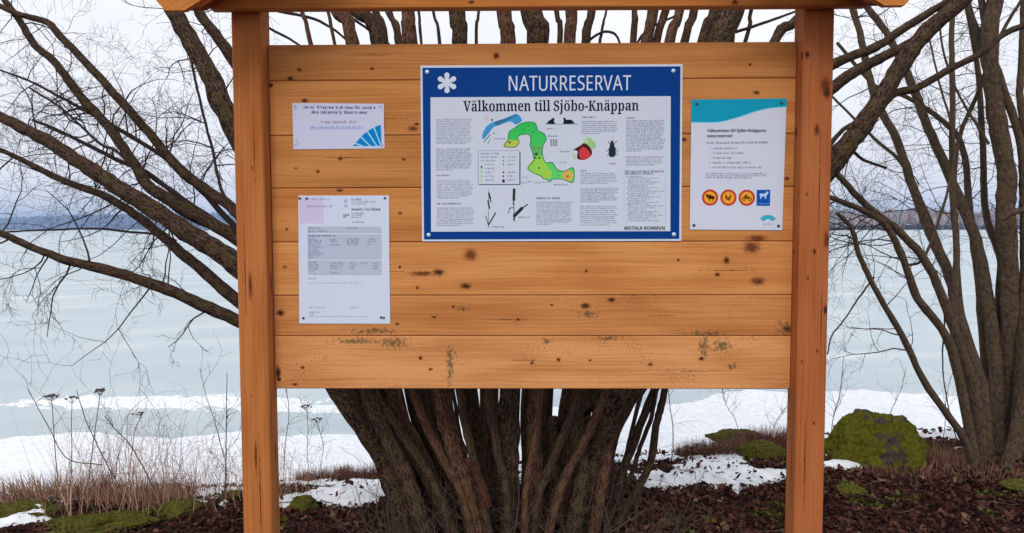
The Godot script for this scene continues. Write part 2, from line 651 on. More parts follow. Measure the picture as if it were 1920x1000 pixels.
func kn(list: Array, x0: float, x1: float, y0: float, y1: float) -> Array:   # knots measured on the board's face, in hundredths of its width
	var out := []
	for q in list:
		out.append([(q[0] - x0) / (x1 - x0), (q[1] - y0) / (y1 - y0), q[2] * 0.00215, q[3] * 0.00215, q[4]])
	return out

func make_board() -> void:
	var t := thing("notice_board", "large roofed notice board of orange-brown oiled pine on two square posts", "notice board")
	var ys := [2.3414, 2.197, 1.9762, 1.7636, 1.5426, 1.3231, 1.1547, 0.934]
	var ry := [84.0, 151.0, 255.0, 353.0, 454.0, 554.0, 631.0, 730.0]
	var knots := [
		[[565, 131, 4, 3, 0], [548, 147, 6, 4, 0], [702, 130, 4, 3, 0], [935, 107, 6, 7, 0], [1407, 126, 3, 3, 0]],
		[[575, 189, 7, 4, 0], [778, 243, 9, 5, 1], [785, 235, 5, 3, 0], [1420, 178, 6, 4, 0], [505, 160, 5, 5, 0], [650, 225, 4, 3, 1]],
		[[597, 322, 4, 3, 0], [640, 298, 5, 4, 0], [1285, 265, 7, 4, 0], [1479, 339, 5, 4, 0], [760, 300, 4, 3, 1], [555, 316, 3, 2, 1]],
		[[638, 357, 7, 3, 0], [1425, 449, 16, 6, 1], [752, 400, 4, 3, 1], [535, 430, 3, 3, 0]],
		[[885, 478, 11, 11, 1], [824, 511, 11, 7, 0], [792, 513, 22, 5, 1], [876, 537, 10, 6, 0], [750, 501, 3, 3, 0], [783, 540, 3, 3, 0], [1278, 489, 3, 3, 0], [1369, 489, 6, 7, 0], [1352, 516, 5, 4, 0], [1428, 528, 12, 7, 1], [1432, 530, 5, 4, 0], [1416, 465, 14, 11, 1], [1104, 509, 3, 3, 0], [530, 500, 4, 3, 1]],
		[[1103, 574, 9, 6, 0], [1152, 562, 7, 5, 0], [851, 575, 3, 3, 0], [870, 579, 10, 5, 2], [814, 595, 5, 2, 0], [975, 600, 3, 3, 0], [744, 608, 4, 3, 0], [520, 587, 8, 7, 0], [1481, 617, 15, 11, 2], [1486, 618, 8, 6, 0], [1110, 590, 16, 7, 2], [1039, 572, 3, 2, 0], [700, 622, 40, 6, 2], [1330, 627, 40, 5, 2], [690, 570, 3, 2, 1]],
		[[737, 643, 24, 11, 2], [844, 690, 6, 34, 2], [845, 665, 8, 14, 2], [1030, 640, 11, 6, 2], [1328, 650, 9, 20, 2], [1362, 648, 16, 12, 2], [1383, 687, 10, 6, 2], [1324, 673, 5, 4, 0], [1052, 675, 4, 4, 0], [1003, 680, 6, 5, 2], [1001, 682, 3, 3, 0], [788, 672, 4, 4, 0], [807, 693, 4, 3, 0], [1112, 676, 3, 2, 0], [1227, 684, 4, 3, 0], [560, 690, 4, 3, 0], [545, 722, 5, 3, 0], [513, 700, 5, 14, 0], [1150, 634, 18, 4, 2], [665, 640, 40, 6, 2]]]
	var bases := [Color(0.78, 0.535, 0.315), Color(0.80, 0.55, 0.32), Color(0.785, 0.545, 0.315), Color(0.82, 0.56, 0.325), Color(0.85, 0.59, 0.355), Color(0.81, 0.55, 0.335), Color(0.87, 0.62, 0.405)]
	var wide := 2.122
	for k in 7:
		var hh: float = ys[k] - ys[k + 1]
		var b: Color = bases[k]
		var tex := wood_texture(1024, 112, wide, hh, 40 + k * 7, b, Color(b.r * 0.78, b.g * 0.67, b.b * 0.54), kn(knots[k], 508, 1492, ry[k], ry[k + 1]) + [[fposmod(k * 0.37 + 0.1, 0.8) + 0.1, 0.3 + 0.06 * k, 0.13, 0.0014, 3], [fposmod(k * 0.53 + 0.4, 0.8) + 0.1, 0.75 - 0.05 * k, 0.09, 0.0012, 3]], 0.0 + (0.10 if k >= 5 else 0.0))
		var p := obj("plank", bar(wide, hh - 0.0018, 0.028, 0.0035), wood_mat(tex), t)
		p.position = Vector3(0.001, (ys[k] + ys[k + 1]) / 2.0, -0.07)
		if k < 6:   # the tongue that closes the joint below this plank
			var tg := obj("tongue", box_mesh(wide, 0.012, 0.008), M.tongue, p)
			tg.position = Vector3(0, -hh / 2.0, -0.014)
	# the two posts: 12 by 10 centimetres, standing in the ground
	var pk := [[[0.77, 0.6, 0.006, 0.004, 1], [0.60, 0.45, 0.05, 0.008, 1], [0.35, 0.5, 0.06, 0.006, 1], [0.44, 0.4, 0.004, 0.003, 0], [0.30, 0.62, 0.30, 0.0022, 3], [0.62, 0.28, 0.22, 0.0020, 3], [0.80, 0.68, 0.16, 0.0018, 3], [0.18, 0.3, 0.2, 0.0016, 3]],
		[[0.925, 0.12, 0.014, 0.01, 0], [0.872, 0.80, 0.024, 0.014, 0], [0.882, 0.75, 0.03, 0.02, 1], [0.82, 0.5, 0.02, 0.011, 1], [0.825, 0.48, 0.008, 0.005, 0], [0.665, 0.9, 0.03, 0.012, 1], [0.648, 0.5, 0.012, 0.007, 0], [0.61, 0.3, 0.008, 0.005, 0], [0.565, 0.92, 0.02, 0.01, 0], [0.505, 0.66, 0.007, 0.004, 0], [0.49, 0.15, 0.007, 0.004, 0], [0.4, 0.6, 0.008, 0.005, 0], [0.73, 0.2, 0.006, 0.004, 0], [0.34, 0.32, 0.26, 0.0022, 3], [0.74, 0.62, 0.24, 0.0022, 3], [0.55, 0.78, 0.15, 0.0018, 3]]]
	for s in 2:
		var base := Color(0.745, 0.475, 0.265) if s == 0 else Color(0.70, 0.425, 0.25)
		var tex := wood_texture(1024, 72, 2.78, 0.12, 140 + s * 31, base, Color(base.r * 0.80, base.g * 0.66, base.b * 0.56), pk[s], 0.0)
		var p := obj("post", bar(2.78, 0.118, 0.10, 0.006), wood_mat(tex), t)
		p.rotation.z = PI / 2.0
		p.position = Vector3(-1.1817 + 0.059 if s == 0 else 1.1817 - 0.059, 1.09, 0.0)
		p.set_meta("label", "left square post of the notice board" if s == 0 else "right redder square post with dark knots")
	var beam_wood := wood_mat(wood_texture(1024, 64, 2.53, 0.14, 301, Color(0.80, 0.52, 0.27), Color(0.6, 0.33, 0.14), [[0.40, 0.85, 0.012, 0.006, 0], [0.80, 0.9, 0.014, 0.01, 0], [0.99, 0.8, 0.02, 0.02, 1], [0.975, 0.7, 0.01, 0.008, 0]], 0.04))
	var tie := obj("tie_beam", bar(2.526, 0.14, 0.047, 0.004), beam_wood, t)
	tie.position = Vector3(0.022, 2.5155, 0.048)
	tie.rotation.z = -0.0012
	# gable roof over the board: bargeboards in front and behind, rafters, roof boards, felt
	var roof_wood := wood_mat(wood_texture(512, 64, 1.7, 0.15, 311, Color(0.83, 0.54, 0.28), Color(0.62, 0.35, 0.16), [[0.3, 0.4, 0.012, 0.008, 0]], 0.03))
	var dark_wood := wood_mat(wood_texture(512, 64, 1.7, 0.15, 317, Color(0.55, 0.27, 0.13), Color(0.4, 0.17, 0.08), [], 0.03))
	for z in [0.30, -0.20]:
		for s in [-1.0, 1.0]:
			var o := obj("bargeboard", slope_board([Vector2(1.222, 2.366), Vector2(1.29, 2.366), Vector2(1.37, 2.455), Vector2(0.0, 3.24), Vector2(0.0, 3.07)] if z > 0 else [Vector2(1.16, 2.555), Vector2(1.2, 2.555), Vector2(0.0, 3.24), Vector2(0.0, 3.21)], s, 0.025, z), roof_wood, t)
			o.position.z = z
	for s in [-1.0, 1.0]:
		var o := obj("rafter", slope_board([Vector2(1.252, 2.44), Vector2(1.33, 2.44), Vector2(1.345, 2.452), Vector2(0.0, 3.22), Vector2(0.0, 3.17)], s, 0.045, -0.004), dark_wood, t)
		o.position.z = 0.098
		var ang := atan2(3.24 - 2.455, 1.37)
		var run := Vector2(1.37, 0.785).length()
		for k in 10:
			var w := (run - 0.18) / 10.0
			var c := 0.18 + (k + 0.5) * w
			var rb := obj("roof_board", box_mesh(w - 0.003, 0.022, 0.56), roof_wood if k % 2 == 0 else dark_wood, t)
			rb.position = Vector3(s * (1.37 - c * cos(ang)), 2.455 + c * sin(ang) + 0.014, 0.05)
			rb.rotation.z = -s * ang
		var felt := obj("roofing_felt", box_mesh(run - 0.16, 0.006, 0.58), plain(L(0.03, 0.03, 0.032), 0.9), t)
		felt.position = Vector3(s * (0.685 + 0.012 - 0.078), 2.8475 + 0.0295 + 0.045, 0.05)
		felt.rotation.z = -s * ang
	var iron := plain(L(0.05, 0.03, 0.03), 0.5, 0.6)
	for p in [Vector3(-1.052, 2.18, -0.0695), Vector3(-1.045, 0.975, -0.0695), Vector3(-1.046, 1.005, -0.0695)]:
		var nail := obj("nail_head", disc_dome(0.008, 0.003), iron, t)
		nail.position = p

func slope_board(poly: Array, s: float, thick: float, _z: float) -> ArrayMesh:
	var b := Buf.new()
	var n: int = poly.size()
	var pts := []
	for q in poly:
		pts.append(Vector2(q.x * s, q.y))
	if s > 0:
		pts.reverse()
	var f := []
	var bk := []
	var us := []
	for q in pts:
		f.append(Vector3(q.x, q.y, 0))
		us.append(Vector2(absf(q.x) / 1.5, (q.y - 2.3 - (1.37 - absf(q.x)) * 0.573) / 0.16))
	for k in n:
		bk.append(Vector3(pts[n - 1 - k].x, pts[n - 1 - k].y, -thick))
	b.face(f, Vector3(0, 0, 1), us)
	b.face(bk, Vector3(0, 0, -1), us)
	for k in n:
		var p: Vector2 = pts[k]
		var q: Vector2 = pts[(k + 1) % n]
		var d := (q - p).normalized()
		var nn := Vector3(d.y, -d.x, 0)
		var mid := (p + q) / 2.0 - Vector2(0.75 * s, 2.8)
		if nn.dot(Vector3(mid.x, mid.y, 0)) < 0:
			nn = -nn
		b.face([Vector3(p.x, p.y, 0), Vector3(p.x, p.y, -thick), Vector3(q.x, q.y, -thick), Vector3(q.x, q.y, 0)], nn, [Vector2(0.1, 0.1), Vector2(0.1, 0.2), Vector2(0.8, 0.2), Vector2(0.8, 0.1)])
	return commit(b)

# ---------------------------------------------------------------- print
class Sheet:
	var w: int
	var h: int
	var d := PackedByteArray()
	var r := RandomNumberGenerator.new()
	func _init(ww: int, hh: int, c: Color) -> void:
		w = ww
		h = hh
		r.seed = 77
		d.resize(w * h * 3)
		for k in w * h:
			d[k * 3] = int(c.r * 255)
			d[k * 3 + 1] = int(c.g * 255)
			d[k * 3 + 2] = int(c.b * 255)
	func px(x: int, y: int, c: Color, a := 1.0) -> void:
		if x < 0 or y < 0 or x >= w or y >= h:
			return
		var k := (y * w + x) * 3
		d[k] = int(lerpf(d[k], c.r * 255, a))
		d[k + 1] = int(lerpf(d[k + 1], c.g * 255, a))
		d[k + 2] = int(lerpf(d[k + 2], c.b * 255, a))
	func rect(x0: float, y0: float, x1: float, y1: float, c: Color, a := 1.0) -> void:
		for y in range(int(y0), int(y1)):
			for x in range(int(x0), int(x1)):
				px(x, y, c, a)
	func poly(p: Array, c: Color, a := 1.0, c2 := Color(-1, 0, 0)) -> void:
		var lo := 1e9
		var hi := -1e9
		for q in p:
			lo = minf(lo, q.y)
			hi = maxf(hi, q.y)
		for y in range(int(lo), int(hi) + 1):
			var xs := []
			for k in p.size():
				var u: Vector2 = p[k]
				var v: Vector2 = p[(k + 1) % p.size()]
				if (u.y <= y + 0.5) != (v.y <= y + 0.5):
					xs.append(u.x + (y + 0.5 - u.y) / (v.y - u.y) * (v.x - u.x))
			xs.sort()
			var col := c if c2.r < 0 else c.lerp(c2, clampf((y - lo) / (hi - lo), 0, 1))
			for k in range(0, xs.size() - 1, 2):
				for x in range(roundi(xs[k]), roundi(xs[k + 1])):
					px(x, y, col, a)
	func disc(x: float, y: float, rr: float, c: Color, a := 1.0) -> void:
		for j in range(int(y - rr), int(y + rr) + 1):
			for k in range(int(x - rr), int(x + rr) + 1):
				if Vector2(k - x, j - y).length() <= rr:
					px(k, j, c, a)
	func line(p: Vector2, q: Vector2, wd: float, c: Color) -> void:
		var n := int(p.distance_to(q)) + 1
		for k in n + 1:
			disc(lerpf(p.x, q.x, float(k) / n), lerpf(p.y, q.y, float(k) / n), wd / 2.0, c)
	func outline(p: Array, wd: float, c: Color) -> void:
		for k in p.size():
			line(p[k], p[(k + 1) % p.size()], wd, c)
	# lines of print too small to read: rows of small strokes set as words
	func words(x0: float, y0: float, x1: float, lines: int, step: float, size: float, c: Color, ragged := 0.12, weight := 1.0) -> void:
		for l in lines:
			var y := y0 + l * step
			var end := x1 - (x1 - x0) * ragged * r.randf()
			if l == lines - 1 and lines > 1:
				end = lerpf(x0, x1, r.randf_range(0.3, 0.9))
			var x := x0
			while x < end:
				for q in r.randi_range(2, 9):
					if x > end:
						break
					var lw := size * r.randf_range(0.45, 0.75)
					var tall := size * (1.45 if r.randf() < 0.3 else 1.0)
					var t := maxf(1.0, size * 0.2 * weight)
					rect(x, y - tall, x + t, y, c, 0.85)
					if r.randf() < 0.7:
						rect(x + lw - t, y - size, x + lw, y, c, 0.8)
					if r.randf() < 0.75:
						rect(x, y - size, x + lw, y - size + t, c, 0.75)
					if r.randf() < 0.6:
						rect(x, y - t, x + lw, y, c, 0.75)
					x += lw + maxf(1.0, size * 0.22)
				x += size * 0.6
	func texture() -> ImageTexture:
		var im := Image.create_from_data(w, h, false, Image.FORMAT_RGB8, d)
		im.generate_mipmaps()
		return ImageTexture.create_from_image(im)

func pts(list: Array, sx := 1.0, ox := 0.0, oy := 0.0) -> Array:
	var out := []
	for k in range(0, list.size(), 2):
		out.append(Vector2(list[k] * sx + ox, list[k + 1] * sx + oy))
	return out

func smooth(p: Array) -> Array:
	var out := []
	var n := p.size()
	for k in n:
		for j in 4:
			out.append(p[k].cubic_interpolate(p[(k + 1) % n], p[(k + n - 1) % n], p[(k + 2) % n], j / 4.0))
	return out

func printed(t: Texture2D, rough := 0.5) -> StandardMaterial3D:
	var m := StandardMaterial3D.new()
	m.albedo_texture = t
	m.roughness = rough
	m.metallic_specular = 0.12
	return m

# a thin sheet given by four corners, seen from +z: top left, top right, bottom right, bottom left; curl lifts its lower corners a little
func panel(c: Array, thick: float, curl := 0.0, rows := 1) -> ArrayMesh:
	var b := Buf.new()
	var nx := rows
	var ny := rows
	for layer in 2:
		var s := b.v.size()
		for j in ny + 1:
			for k in nx + 1:
				var u := float(k) / nx
				var v := float(j) / ny
				var top: Vector3 = c[0].lerp(c[1], u)
				var bot: Vector3 = c[3].lerp(c[2], u)
				var p := top.lerp(bot, v)
				p.z += curl * (0.5 + 0.5 * sin(u * 5.0 + v * 7.0)) * (0.25 + sin(v * PI)) * (0.4 + absf(sin(u * PI * 1.5)))
				if layer == 1:
					p.z -= thick
				b.v.append(p)
				b.uv.append(Vector2(u, v))
				b.n.append(Vector3(0, 0, 1.0 if layer == 0 else -1.0))
		for j in ny:
			for k in nx:
				var q := s + j * (nx + 1) + k
				if layer == 0:
					b.quad(q, q + 1, q + nx + 2, q + nx + 1)
				else:
					b.quad(q, q + nx + 1, q + nx + 2, q + 1)
	var per := [c[0], c[1], c[2], c[3]]
	if curl == 0.0:
		for k in 4:
			var p: Vector3 = per[k]
			var q: Vector3 = per[(k + 1) % 4]
			var nn := (q - p).cross(Vector3(0, 0, 1)).normalized()
			b.face([p, p - Vector3(0, 0, thick), q - Vector3(0, 0, thick), q], -nn, [Vector2(0.001, 0.001), Vector2(0.001, 0.001), Vector2(0.001, 0.001), Vector2(0.001, 0.001)])
	return commit(b)

func lettering(words: String, face: String, bold: bool, x0: float, x1: float, y0: float, y1: float, z: float, m: Material, parent: Node, called := "lettering") -> void:
	var tm := TextMesh.new()
	var f := SystemFont.new()
	f.font_names = PackedStringArray([face])
	f.font_weight = 700 if bold else 400
	tm.font = f
	tm.font_size = 64
	tm.pixel_size = 0.01
	tm.depth = 0.02
	tm.curve_step = 1.0
	tm.text = words
	var bb := tm.get_aabb()
	var o := obj(called, tm, m, parent)
	var sx := (x1 - x0) / bb.size.x
	var sy := (y1 - y0) / bb.size.y
	o.scale = Vector3(sx, sy, 0.04)
	o.position = Vector3(x0 - bb.position.x * sx, y0 - bb.position.y * sy, z)

func screws(t: Node3D, at: Array, z: float, m: Material, r := 0.009) -> void:
	var mesh := disc_dome(r, 0.004)
	for p in at:
		var o := obj("screw", mesh, m, t)
		o.position = Vector3(p.x, p.y, z)

func make_signs() -> void:
	var zf := -0.0665   # front of the sign panel, three millimetres off the planks
	var ink := Color(0.36, 0.40, 0.49)
	var pale := Color(0.815, 0.85, 0.92)
	# ---- main sign
	var t := thing("nature_reserve_sign", "large blue-framed nature reserve information sign with a green map, in the middle of the board", "sign")
	var white := plain(Color(0.82, 0.86, 0.93), 0.4)
	obj("panel", panel([Vector3(-0.445, 2.2535, zf), Vector3(0.6085, 2.2535, zf), Vector3(0.611, 1.545, zf), Vector3(-0.445, 1.545, zf)], 0.0032), white, t)
	var blue := plain(Color(0.05, 0.25, 0.55), 0.5)
	obj("blue_field", panel([Vector3(-0.4365, 2.2445, zf + 0.0012), Vector3(0.600, 2.2445, zf + 0.0012), Vector3(0.6025, 1.5535, zf + 0.0012), Vector3(-0.4365, 1.5535, zf + 0.0012)], 0.001), blue, t)
	var s := Sheet.new(1283, 715, pale)
	var o := Vector2(-82, -210)
	for q in [[112, 330, 308, 14, 455], [112, 487, 310, 12, 597], [114, 655, 310, 10, 747], [114, 802, 316, 10, 895]]:
		s.words(q[0] + o.x, q[1] + o.y, q[2] + o.x, q[3], (q[4] - q[1]) / float(q[3] - 1), 5.2, ink)
	s.words(114 + o.x, 628 + o.y, 188 + o.x, 1, 9, 7, ink, 0.0, 1.5)
	s.words(114 + o.x, 780 + o.y, 240 + o.x, 1, 9, 9, ink, 0.0, 1.7)
	s.words(648 + o.x, 752 + o.y, 778 + o.x, 1, 9, 9, ink, 0.0, 1.7)
	s.words(648 + o.x, 772 + o.y, 840 + o.x, 13, 9.8, 5.2, ink)
	s.words(890 + o.x, 323 + o.y, 962 + o.x, 1, 9, 8, ink, 0.0, 1.7)
	s.words(890 + o.x, 345 + o.y, 1090 + o.x, 7, 10.5, 5.2, ink)
	s.words(882 + o.x, 606 + o.y, 914 + o.x, 1, 9, 6, ink, 0.0, 1.5)
	s.words(884 + o.x, 620 + o.y, 1088 + o.x, 6, 10.2, 5.2, ink)
	s.words(884 + o.x, 700 + o.y, 1084 + o.x, 8, 10, 5.2, ink)
	s.words(882 + o.x, 796 + o.y, 1090 + o.x, 10, 10.8, 5.2, ink)
	s.words(1128 + o.x, 327 + o.y, 1172 + o.x, 1, 9, 6, ink, 0.0, 1.5)
	s.words(1128 + o.x, 341 + o.y, 1338 + o.x, 17, 10, 5.2, ink)
	s.words(1128 + o.x, 533 + o.y, 1334 + o.x, 5, 10.5, 5.2, ink)
	s.words(1122 + o.x, 612 + o.y, 1324 + o.x, 2, 11, 8, ink, 0.0, 1.8)
	for k in 25:
		var y := 637 + k * 9.8
		var x := 1128.0 if k % 3 == 0 else 1138.0
		s.words(x + o.x, y + o.y, x + o.x + 90 + 110 * fposmod(k * 0.618, 1.0), 1, 9, 5.2, ink, 0.0)
	s.rect(1116 + o.x, 600 + o.y, 1117 + o.x, 872 + o.y, ink, 0.5)
	s.rect(1116 + o.x, 600 + o.y, 1338 + o.x, 601 + o.y, ink, 0.5)
	s.rect(1337 + o.x, 600 + o.y, 1338 + o.x, 872 + o.y, ink, 0.5)
	# legend box
	s.rect(334 + o.x, 492 + o.y, 337 + o.x, 674 + o.y, Color(0.5, 0.55, 0.6))
	s.rect(334 + o.x, 492 + o.y, 560 + o.x, 494 + o.y, Color(0.5, 0.55, 0.6))
	s.rect(556 + o.x, 500 + o.y, 562 + o.x, 676 + o.y, Color(0.28, 0.33, 0.4))
	s.rect(340 + o.x, 671 + o.y, 562 + o.x, 676 + o.y, Color(0.3, 0.36, 0.42))
	s.words(350 + o.x, 512 + o.y, 445 + o.x, 1, 9, 6, ink, 0.0)
	for k in 7:
		s.words((348 if k < 2 else 374) + o.x, 530 + k * 20.5 + o.y, (442 if k < 2 else 424) + o.x, 1, 9, 6, Color(0.3, 0.36, 0.42), 0.2)
		if k != 3:
			s.words(492 + o.x, 530 + k * 20.5 + o.y, 535 + o.x, 1, 9, 6, Color(0.3, 0.36, 0.42), 0.2)
			s.disc(470 + o.x, 526 + k * 20.5 + o.y, 5, Color(0.2, 0.22, 0.26) if k > 2 else Color(0.5, 0.55, 0.5))
	s.disc(471 + o.x, 655 + o.y, 8, Color(0.35, 0.08, 0.3))
	s.rect(350 + o.x, 572 + o.y, 358 + o.x, 588 + o.y, Color(0.1, 0.35, 0.2))
	for k in 3:
		s.rect(349 + o.x, 600 + k * 22 + o.y, 359 + o.x, 612 + k * 22 + o.y, [Color(0.55, 0.85, 0.5), Color(0.5, 0.9, 0.45), Color(0.75, 0.85, 0.35)][k])
	# map: lake arm, reserve
	var mo := Vector2(314, 271) + o
	var river := pts([560, 70, 620, 150, 540, 205, 470, 165, 330, 210, 250, 240, 200, 300, 120, 390, 105, 340, 150, 240, 230, 180, 380, 130, 480, 90], 0.4144, mo.x, mo.y)
	river = smooth(river)
	s.poly(river, Color(0.25, 0.60, 0.83))
	s.poly(smooth(pts([540, 85, 555, 95, 400, 165, 310, 215, 265, 170, 380, 135], 0.4144, mo.x, mo.y)), Color(0.2, 0.42, 0.55), 0.75)
	s.line(mo + Vector2(205, 330) * 0.4144, mo + Vector2(125, 425) * 0.4144, 5, Color(0.25, 0.45, 0.6))
	s.line(mo + Vector2(210, 380) * 0.4144, mo + Vector2(175, 450) * 0.4144, 4, Color(0.3, 0.5, 0.62))
	s.disc(mo.x + 232 * 0.4144, mo.y + 143 * 0.4144, 6, Color(0.1, 0.4, 0.35))
	s.disc(mo.x + 160 * 0.4144, mo.y + 115 * 0.4144, 16, Color(0.86, 0.72, 0.74), 0.5)
	var land := pts([435, 400, 450, 300, 520, 250, 600, 195, 700, 170, 790, 190, 825, 280, 900, 320, 930, 390, 890, 470, 880, 580, 920, 690, 1010, 690, 1070, 780, 1170, 800, 1280, 760, 1275, 945, 1150, 905, 1010, 905, 980, 940, 940, 905, 900, 900, 860, 860, 780, 830, 690, 760, 770, 660, 750, 550, 720, 470, 730, 400, 705, 330, 600, 335, 560, 370, 580, 430, 530, 490, 440, 490, 385, 480, 400, 440], 0.4144, mo.x, mo.y)
	land = smooth(land)
	s.poly(land, Color(0.20, 0.78, 0.36), 1.0, Color(0.42, 0.86, 0.46))
	s.poly(smooth(pts([435, 400, 520, 410, 580, 400, 580, 430, 530, 490, 440, 490, 385, 480, 400, 440], 0.4144, mo.x, mo.y)), Color(0.83, 0.80, 0.32), 0.85)
	s.poly(smooth(pts([770, 640, 860, 600, 920, 700, 960, 760, 960, 880, 900, 895, 780, 825, 695, 760], 0.4144, mo.x, mo.y)), Color(0.66, 0.86, 0.30), 0.8)
	s.poly(pts([960, 800, 1000, 780, 990, 890, 940, 880], 0.4144, mo.x, mo.y), Color(0.86, 0.82, 0.25), 0.7)
	s.poly(pts([730, 470, 880, 470, 880, 580, 760, 640], 0.4144, mo.x, mo.y), Color(0.45, 0.70, 0.40), 0.7)
	s.disc(mo.x + 1205 * 0.4144, mo.y + 860 * 0.4144, 30, Color(0.90, 0.72, 0.36), 0.9)
	s.disc(mo.x + 1205 * 0.4144, mo.y + 868 * 0.4144, 7, Color(0.75, 0.3, 0.2))
	s.outline(land, 4.0, Color(0.10, 0.42, 0.30))
	for q in [[455, 430, 6], [800, 580, 8], [840, 630, 6], [790, 630, 5], [770, 500, 4], [835, 500, 4], [835, 760, 5], [640, 270, 4], [760, 300, 4], [700, 220, 3], [1090, 860, 3]]:
		s.disc(mo.x + q[0] * 0.4144, mo.y + q[1] * 0.4144, q[2], Color(0.12, 0.36, 0.26))
	for q in [[920, 950], [640, 960], [720, 945], [820, 960], [660, 890]]:
		s.words(mo.x + q[0] * 0.4144 - 14, mo.y + q[1] * 0.4144, mo.x + q[0] * 0.4144 + 16, 1, 9, 6, ink, 0.0)
	for q in [[260, 395, 390], [235, 325, 300], [945, 268, 1045], [950, 362, 1090], [1110, 562, 1235], [1100, 700, 1180], [1030, 985, 1230]]:
		s.words(mo.x + q[0] * 0.4144, mo.y + q[1] * 0.4144, mo.x + q[2] * 0.4144, 1, 9, 6, ink, 0.0, 1.3)
	# two water birds
	s.poly(pts([930, 195, 960, 165, 1010, 130, 1030, 115, 1040, 140, 1030, 165, 1050, 200], 0.4144, mo.x, mo.y), Color(0.08, 0.14, 0.18))
	s.poly(pts([1150, 200, 1160, 150, 1150, 125, 1175, 120, 1190, 145, 1250, 145, 1280, 165, 1300, 195], 0.4144, mo.x, mo.y), Color(0.08, 0.14, 0.18))
	s.line(mo + Vector2(920, 200) * 0.4144, mo + Vector2(1340, 200) * 0.4144, 3, Color(0.35, 0.48, 0.55))
	for k in 3:
		for j in 3:
			s.rect(mo.x + (985 + j * 32) * 0.4144, mo.y + (400 + k * 30) * 0.4144, mo.x + (1005 + j * 34) * 0.4144, mo.y + (420 + k * 30) * 0.4144, Color(0.25, 0.3, 0.33), 0.8)
	# rose hip, leaves, beetle, orchids
	s.poly(smooth(pts([930, 425, 962, 455, 965, 478, 935, 490, 915, 470], 1.0, o.x, o.y)), Color(0.58, 0.80, 0.48), 0.8)
	s.poly(smooth(pts([905, 440, 925, 418, 930, 470, 900, 468], 1.0, o.x, o.y)), Color(0.66, 0.84, 0.52), 0.7)
	s.poly(smooth(pts([845, 490, 880, 470, 905, 455, 935, 480, 945, 510, 925, 535, 895, 545, 865, 535, 868, 500, 850, 493], 1.0, o.x, o.y)), Color(0.30, 0.14, 0.14))
	s.poly(smooth(pts([875, 500, 900, 475, 930, 500, 935, 525, 915, 540, 885, 540], 1.0, o.x, o.y)), Color(0.83, 0.26, 0.30))
	s.poly(smooth(pts([845, 510, 860, 530, 855, 545, 843, 530], 1.0, o.x, o.y)), Color(0.65, 0.82, 0.5), 0.7)
	s.poly(smooth(pts([1045, 450, 1052, 440, 1060, 450, 1066, 475, 1072, 495, 1068, 525, 1040, 528, 1034, 500, 1040, 470], 1.0, o.x, o.y)), Color(0.13, 0.20, 0.24))
	for q in [[1040, 480, 1022, 500], [1066, 478, 1082, 500], [1042, 462, 1030, 446], [1062, 462, 1078, 444], [1038, 505, 1026, 522], [1070, 505, 1082, 520]]:
		s.line(Vector2(q[0], q[1]) + o, Vector2(q[2], q[3]) + o, 3, Color(0.2, 0.27, 0.3))
	s.words(1036 + o.x, 568 + o.y, 1068 + o.x, 1, 9, 6, ink, 0.0, 1.4)
	for q in [[392, 700, 390, 905, 2], [392, 720, 400, 745, 9], [388, 760, 396, 800, 8], [395, 735, 404, 765, 6], [390, 890, 428, 825, 7], [390, 890, 376, 840, 4], [528, 700, 526, 755, 14], [524, 740, 524, 780, 6], [526, 770, 530, 870, 4], [530, 840, 570, 800, 17], [565, 803, 600, 780, 6], [526, 795, 505, 800, 4], [505, 798, 498, 825, 4], [530, 845, 527, 860, 9]]:
		s.line(Vector2(q[0], q[1]) + o, Vector2(q[2], q[3]) + o, q[4], Color(0.15, 0.23, 0.22))
	s.words(410 + o.x, 904 + o.y, 478 + o.x, 1, 9, 6, ink, 0.0, 1.3)
	s.words(552 + o.x, 852 + o.y, 608 + o.x, 1, 9, 6, ink, 0.0, 1.3)
	for k in 9000:   # mottled print colours
		var xx := rng.randi_range(230, 800)
		var yy := rng.randi_range(95, 465)
		s.px(xx, yy, Color(0.9, 0.95, 0.85) if k % 2 == 0 else Color(0.35, 0.45, 0.4), 0.16)
	obj("printed_panel", panel([Vector3(-0.405, 2.1265, zf + 0.0022), Vector3(0.562, 2.1265, zf + 0.0022), Vector3(0.566, 1.5845, zf + 0.0022), Vector3(-0.4075, 1.5845, zf + 0.0022)], 0.0008), printed(s.texture()), t)
	var print_black := plain(Color(0.13, 0.14, 0.2), 0.5)
	var print_white := plain(Color(0.84, 0.88, 0.95), 0.45)
	lettering("NATURRESERVAT", "Droid Sans", false, -0.089, 0.403, 2.150, 2.2105, zf + 0.0016, print_white, t)
	lettering("Välkommen till Sjöbo-Knäppan", "Droid Serif", true, -0.273, 0.434, 2.056, 2.1145, zf + 0.0026, print_black, t)
	lettering("MOTALA KOMMUN", "Droid Sans", true, 0.380, 0.543, 1.5905, 1.6045, zf + 0.0026, print_black, t)
	# the white six-armed emblem
	var eb := Buf.new()
	for k in 6:
		var a := TAU * k / 6.0 + PI / 2.0
		var dir := Vector3(cos(a), sin(a), 0)
		var sd := Vector3(-sin(a), cos(a), 0)
		var ring := [sd * -0.0055 + dir * 0.004]
		for j in 9:
			var q := -PI / 2.0 + PI * j / 8.0
			ring.append(dir * (0.031 + cos(q) * 0.0105) + sd * sin(q) * 0.0105)
		ring.append(sd * 0.0055 + dir * 0.004)
		var front := []
		for p in ring:
			front.append(p + Vector3(0, 0, 0.0001 * k))
		eb.face(front, Vector3(0, 0, 1))
	var hub := []
	for j in 12:
		hub.append(Vector3(cos(TAU * j / 12.0) * 0.0115, sin(TAU * j / 12.0) * 0.0115, 0.0007))
	eb.face(hub, Vector3(0, 0, 1))
	var em := obj("emblem", commit(eb), print_white, t)
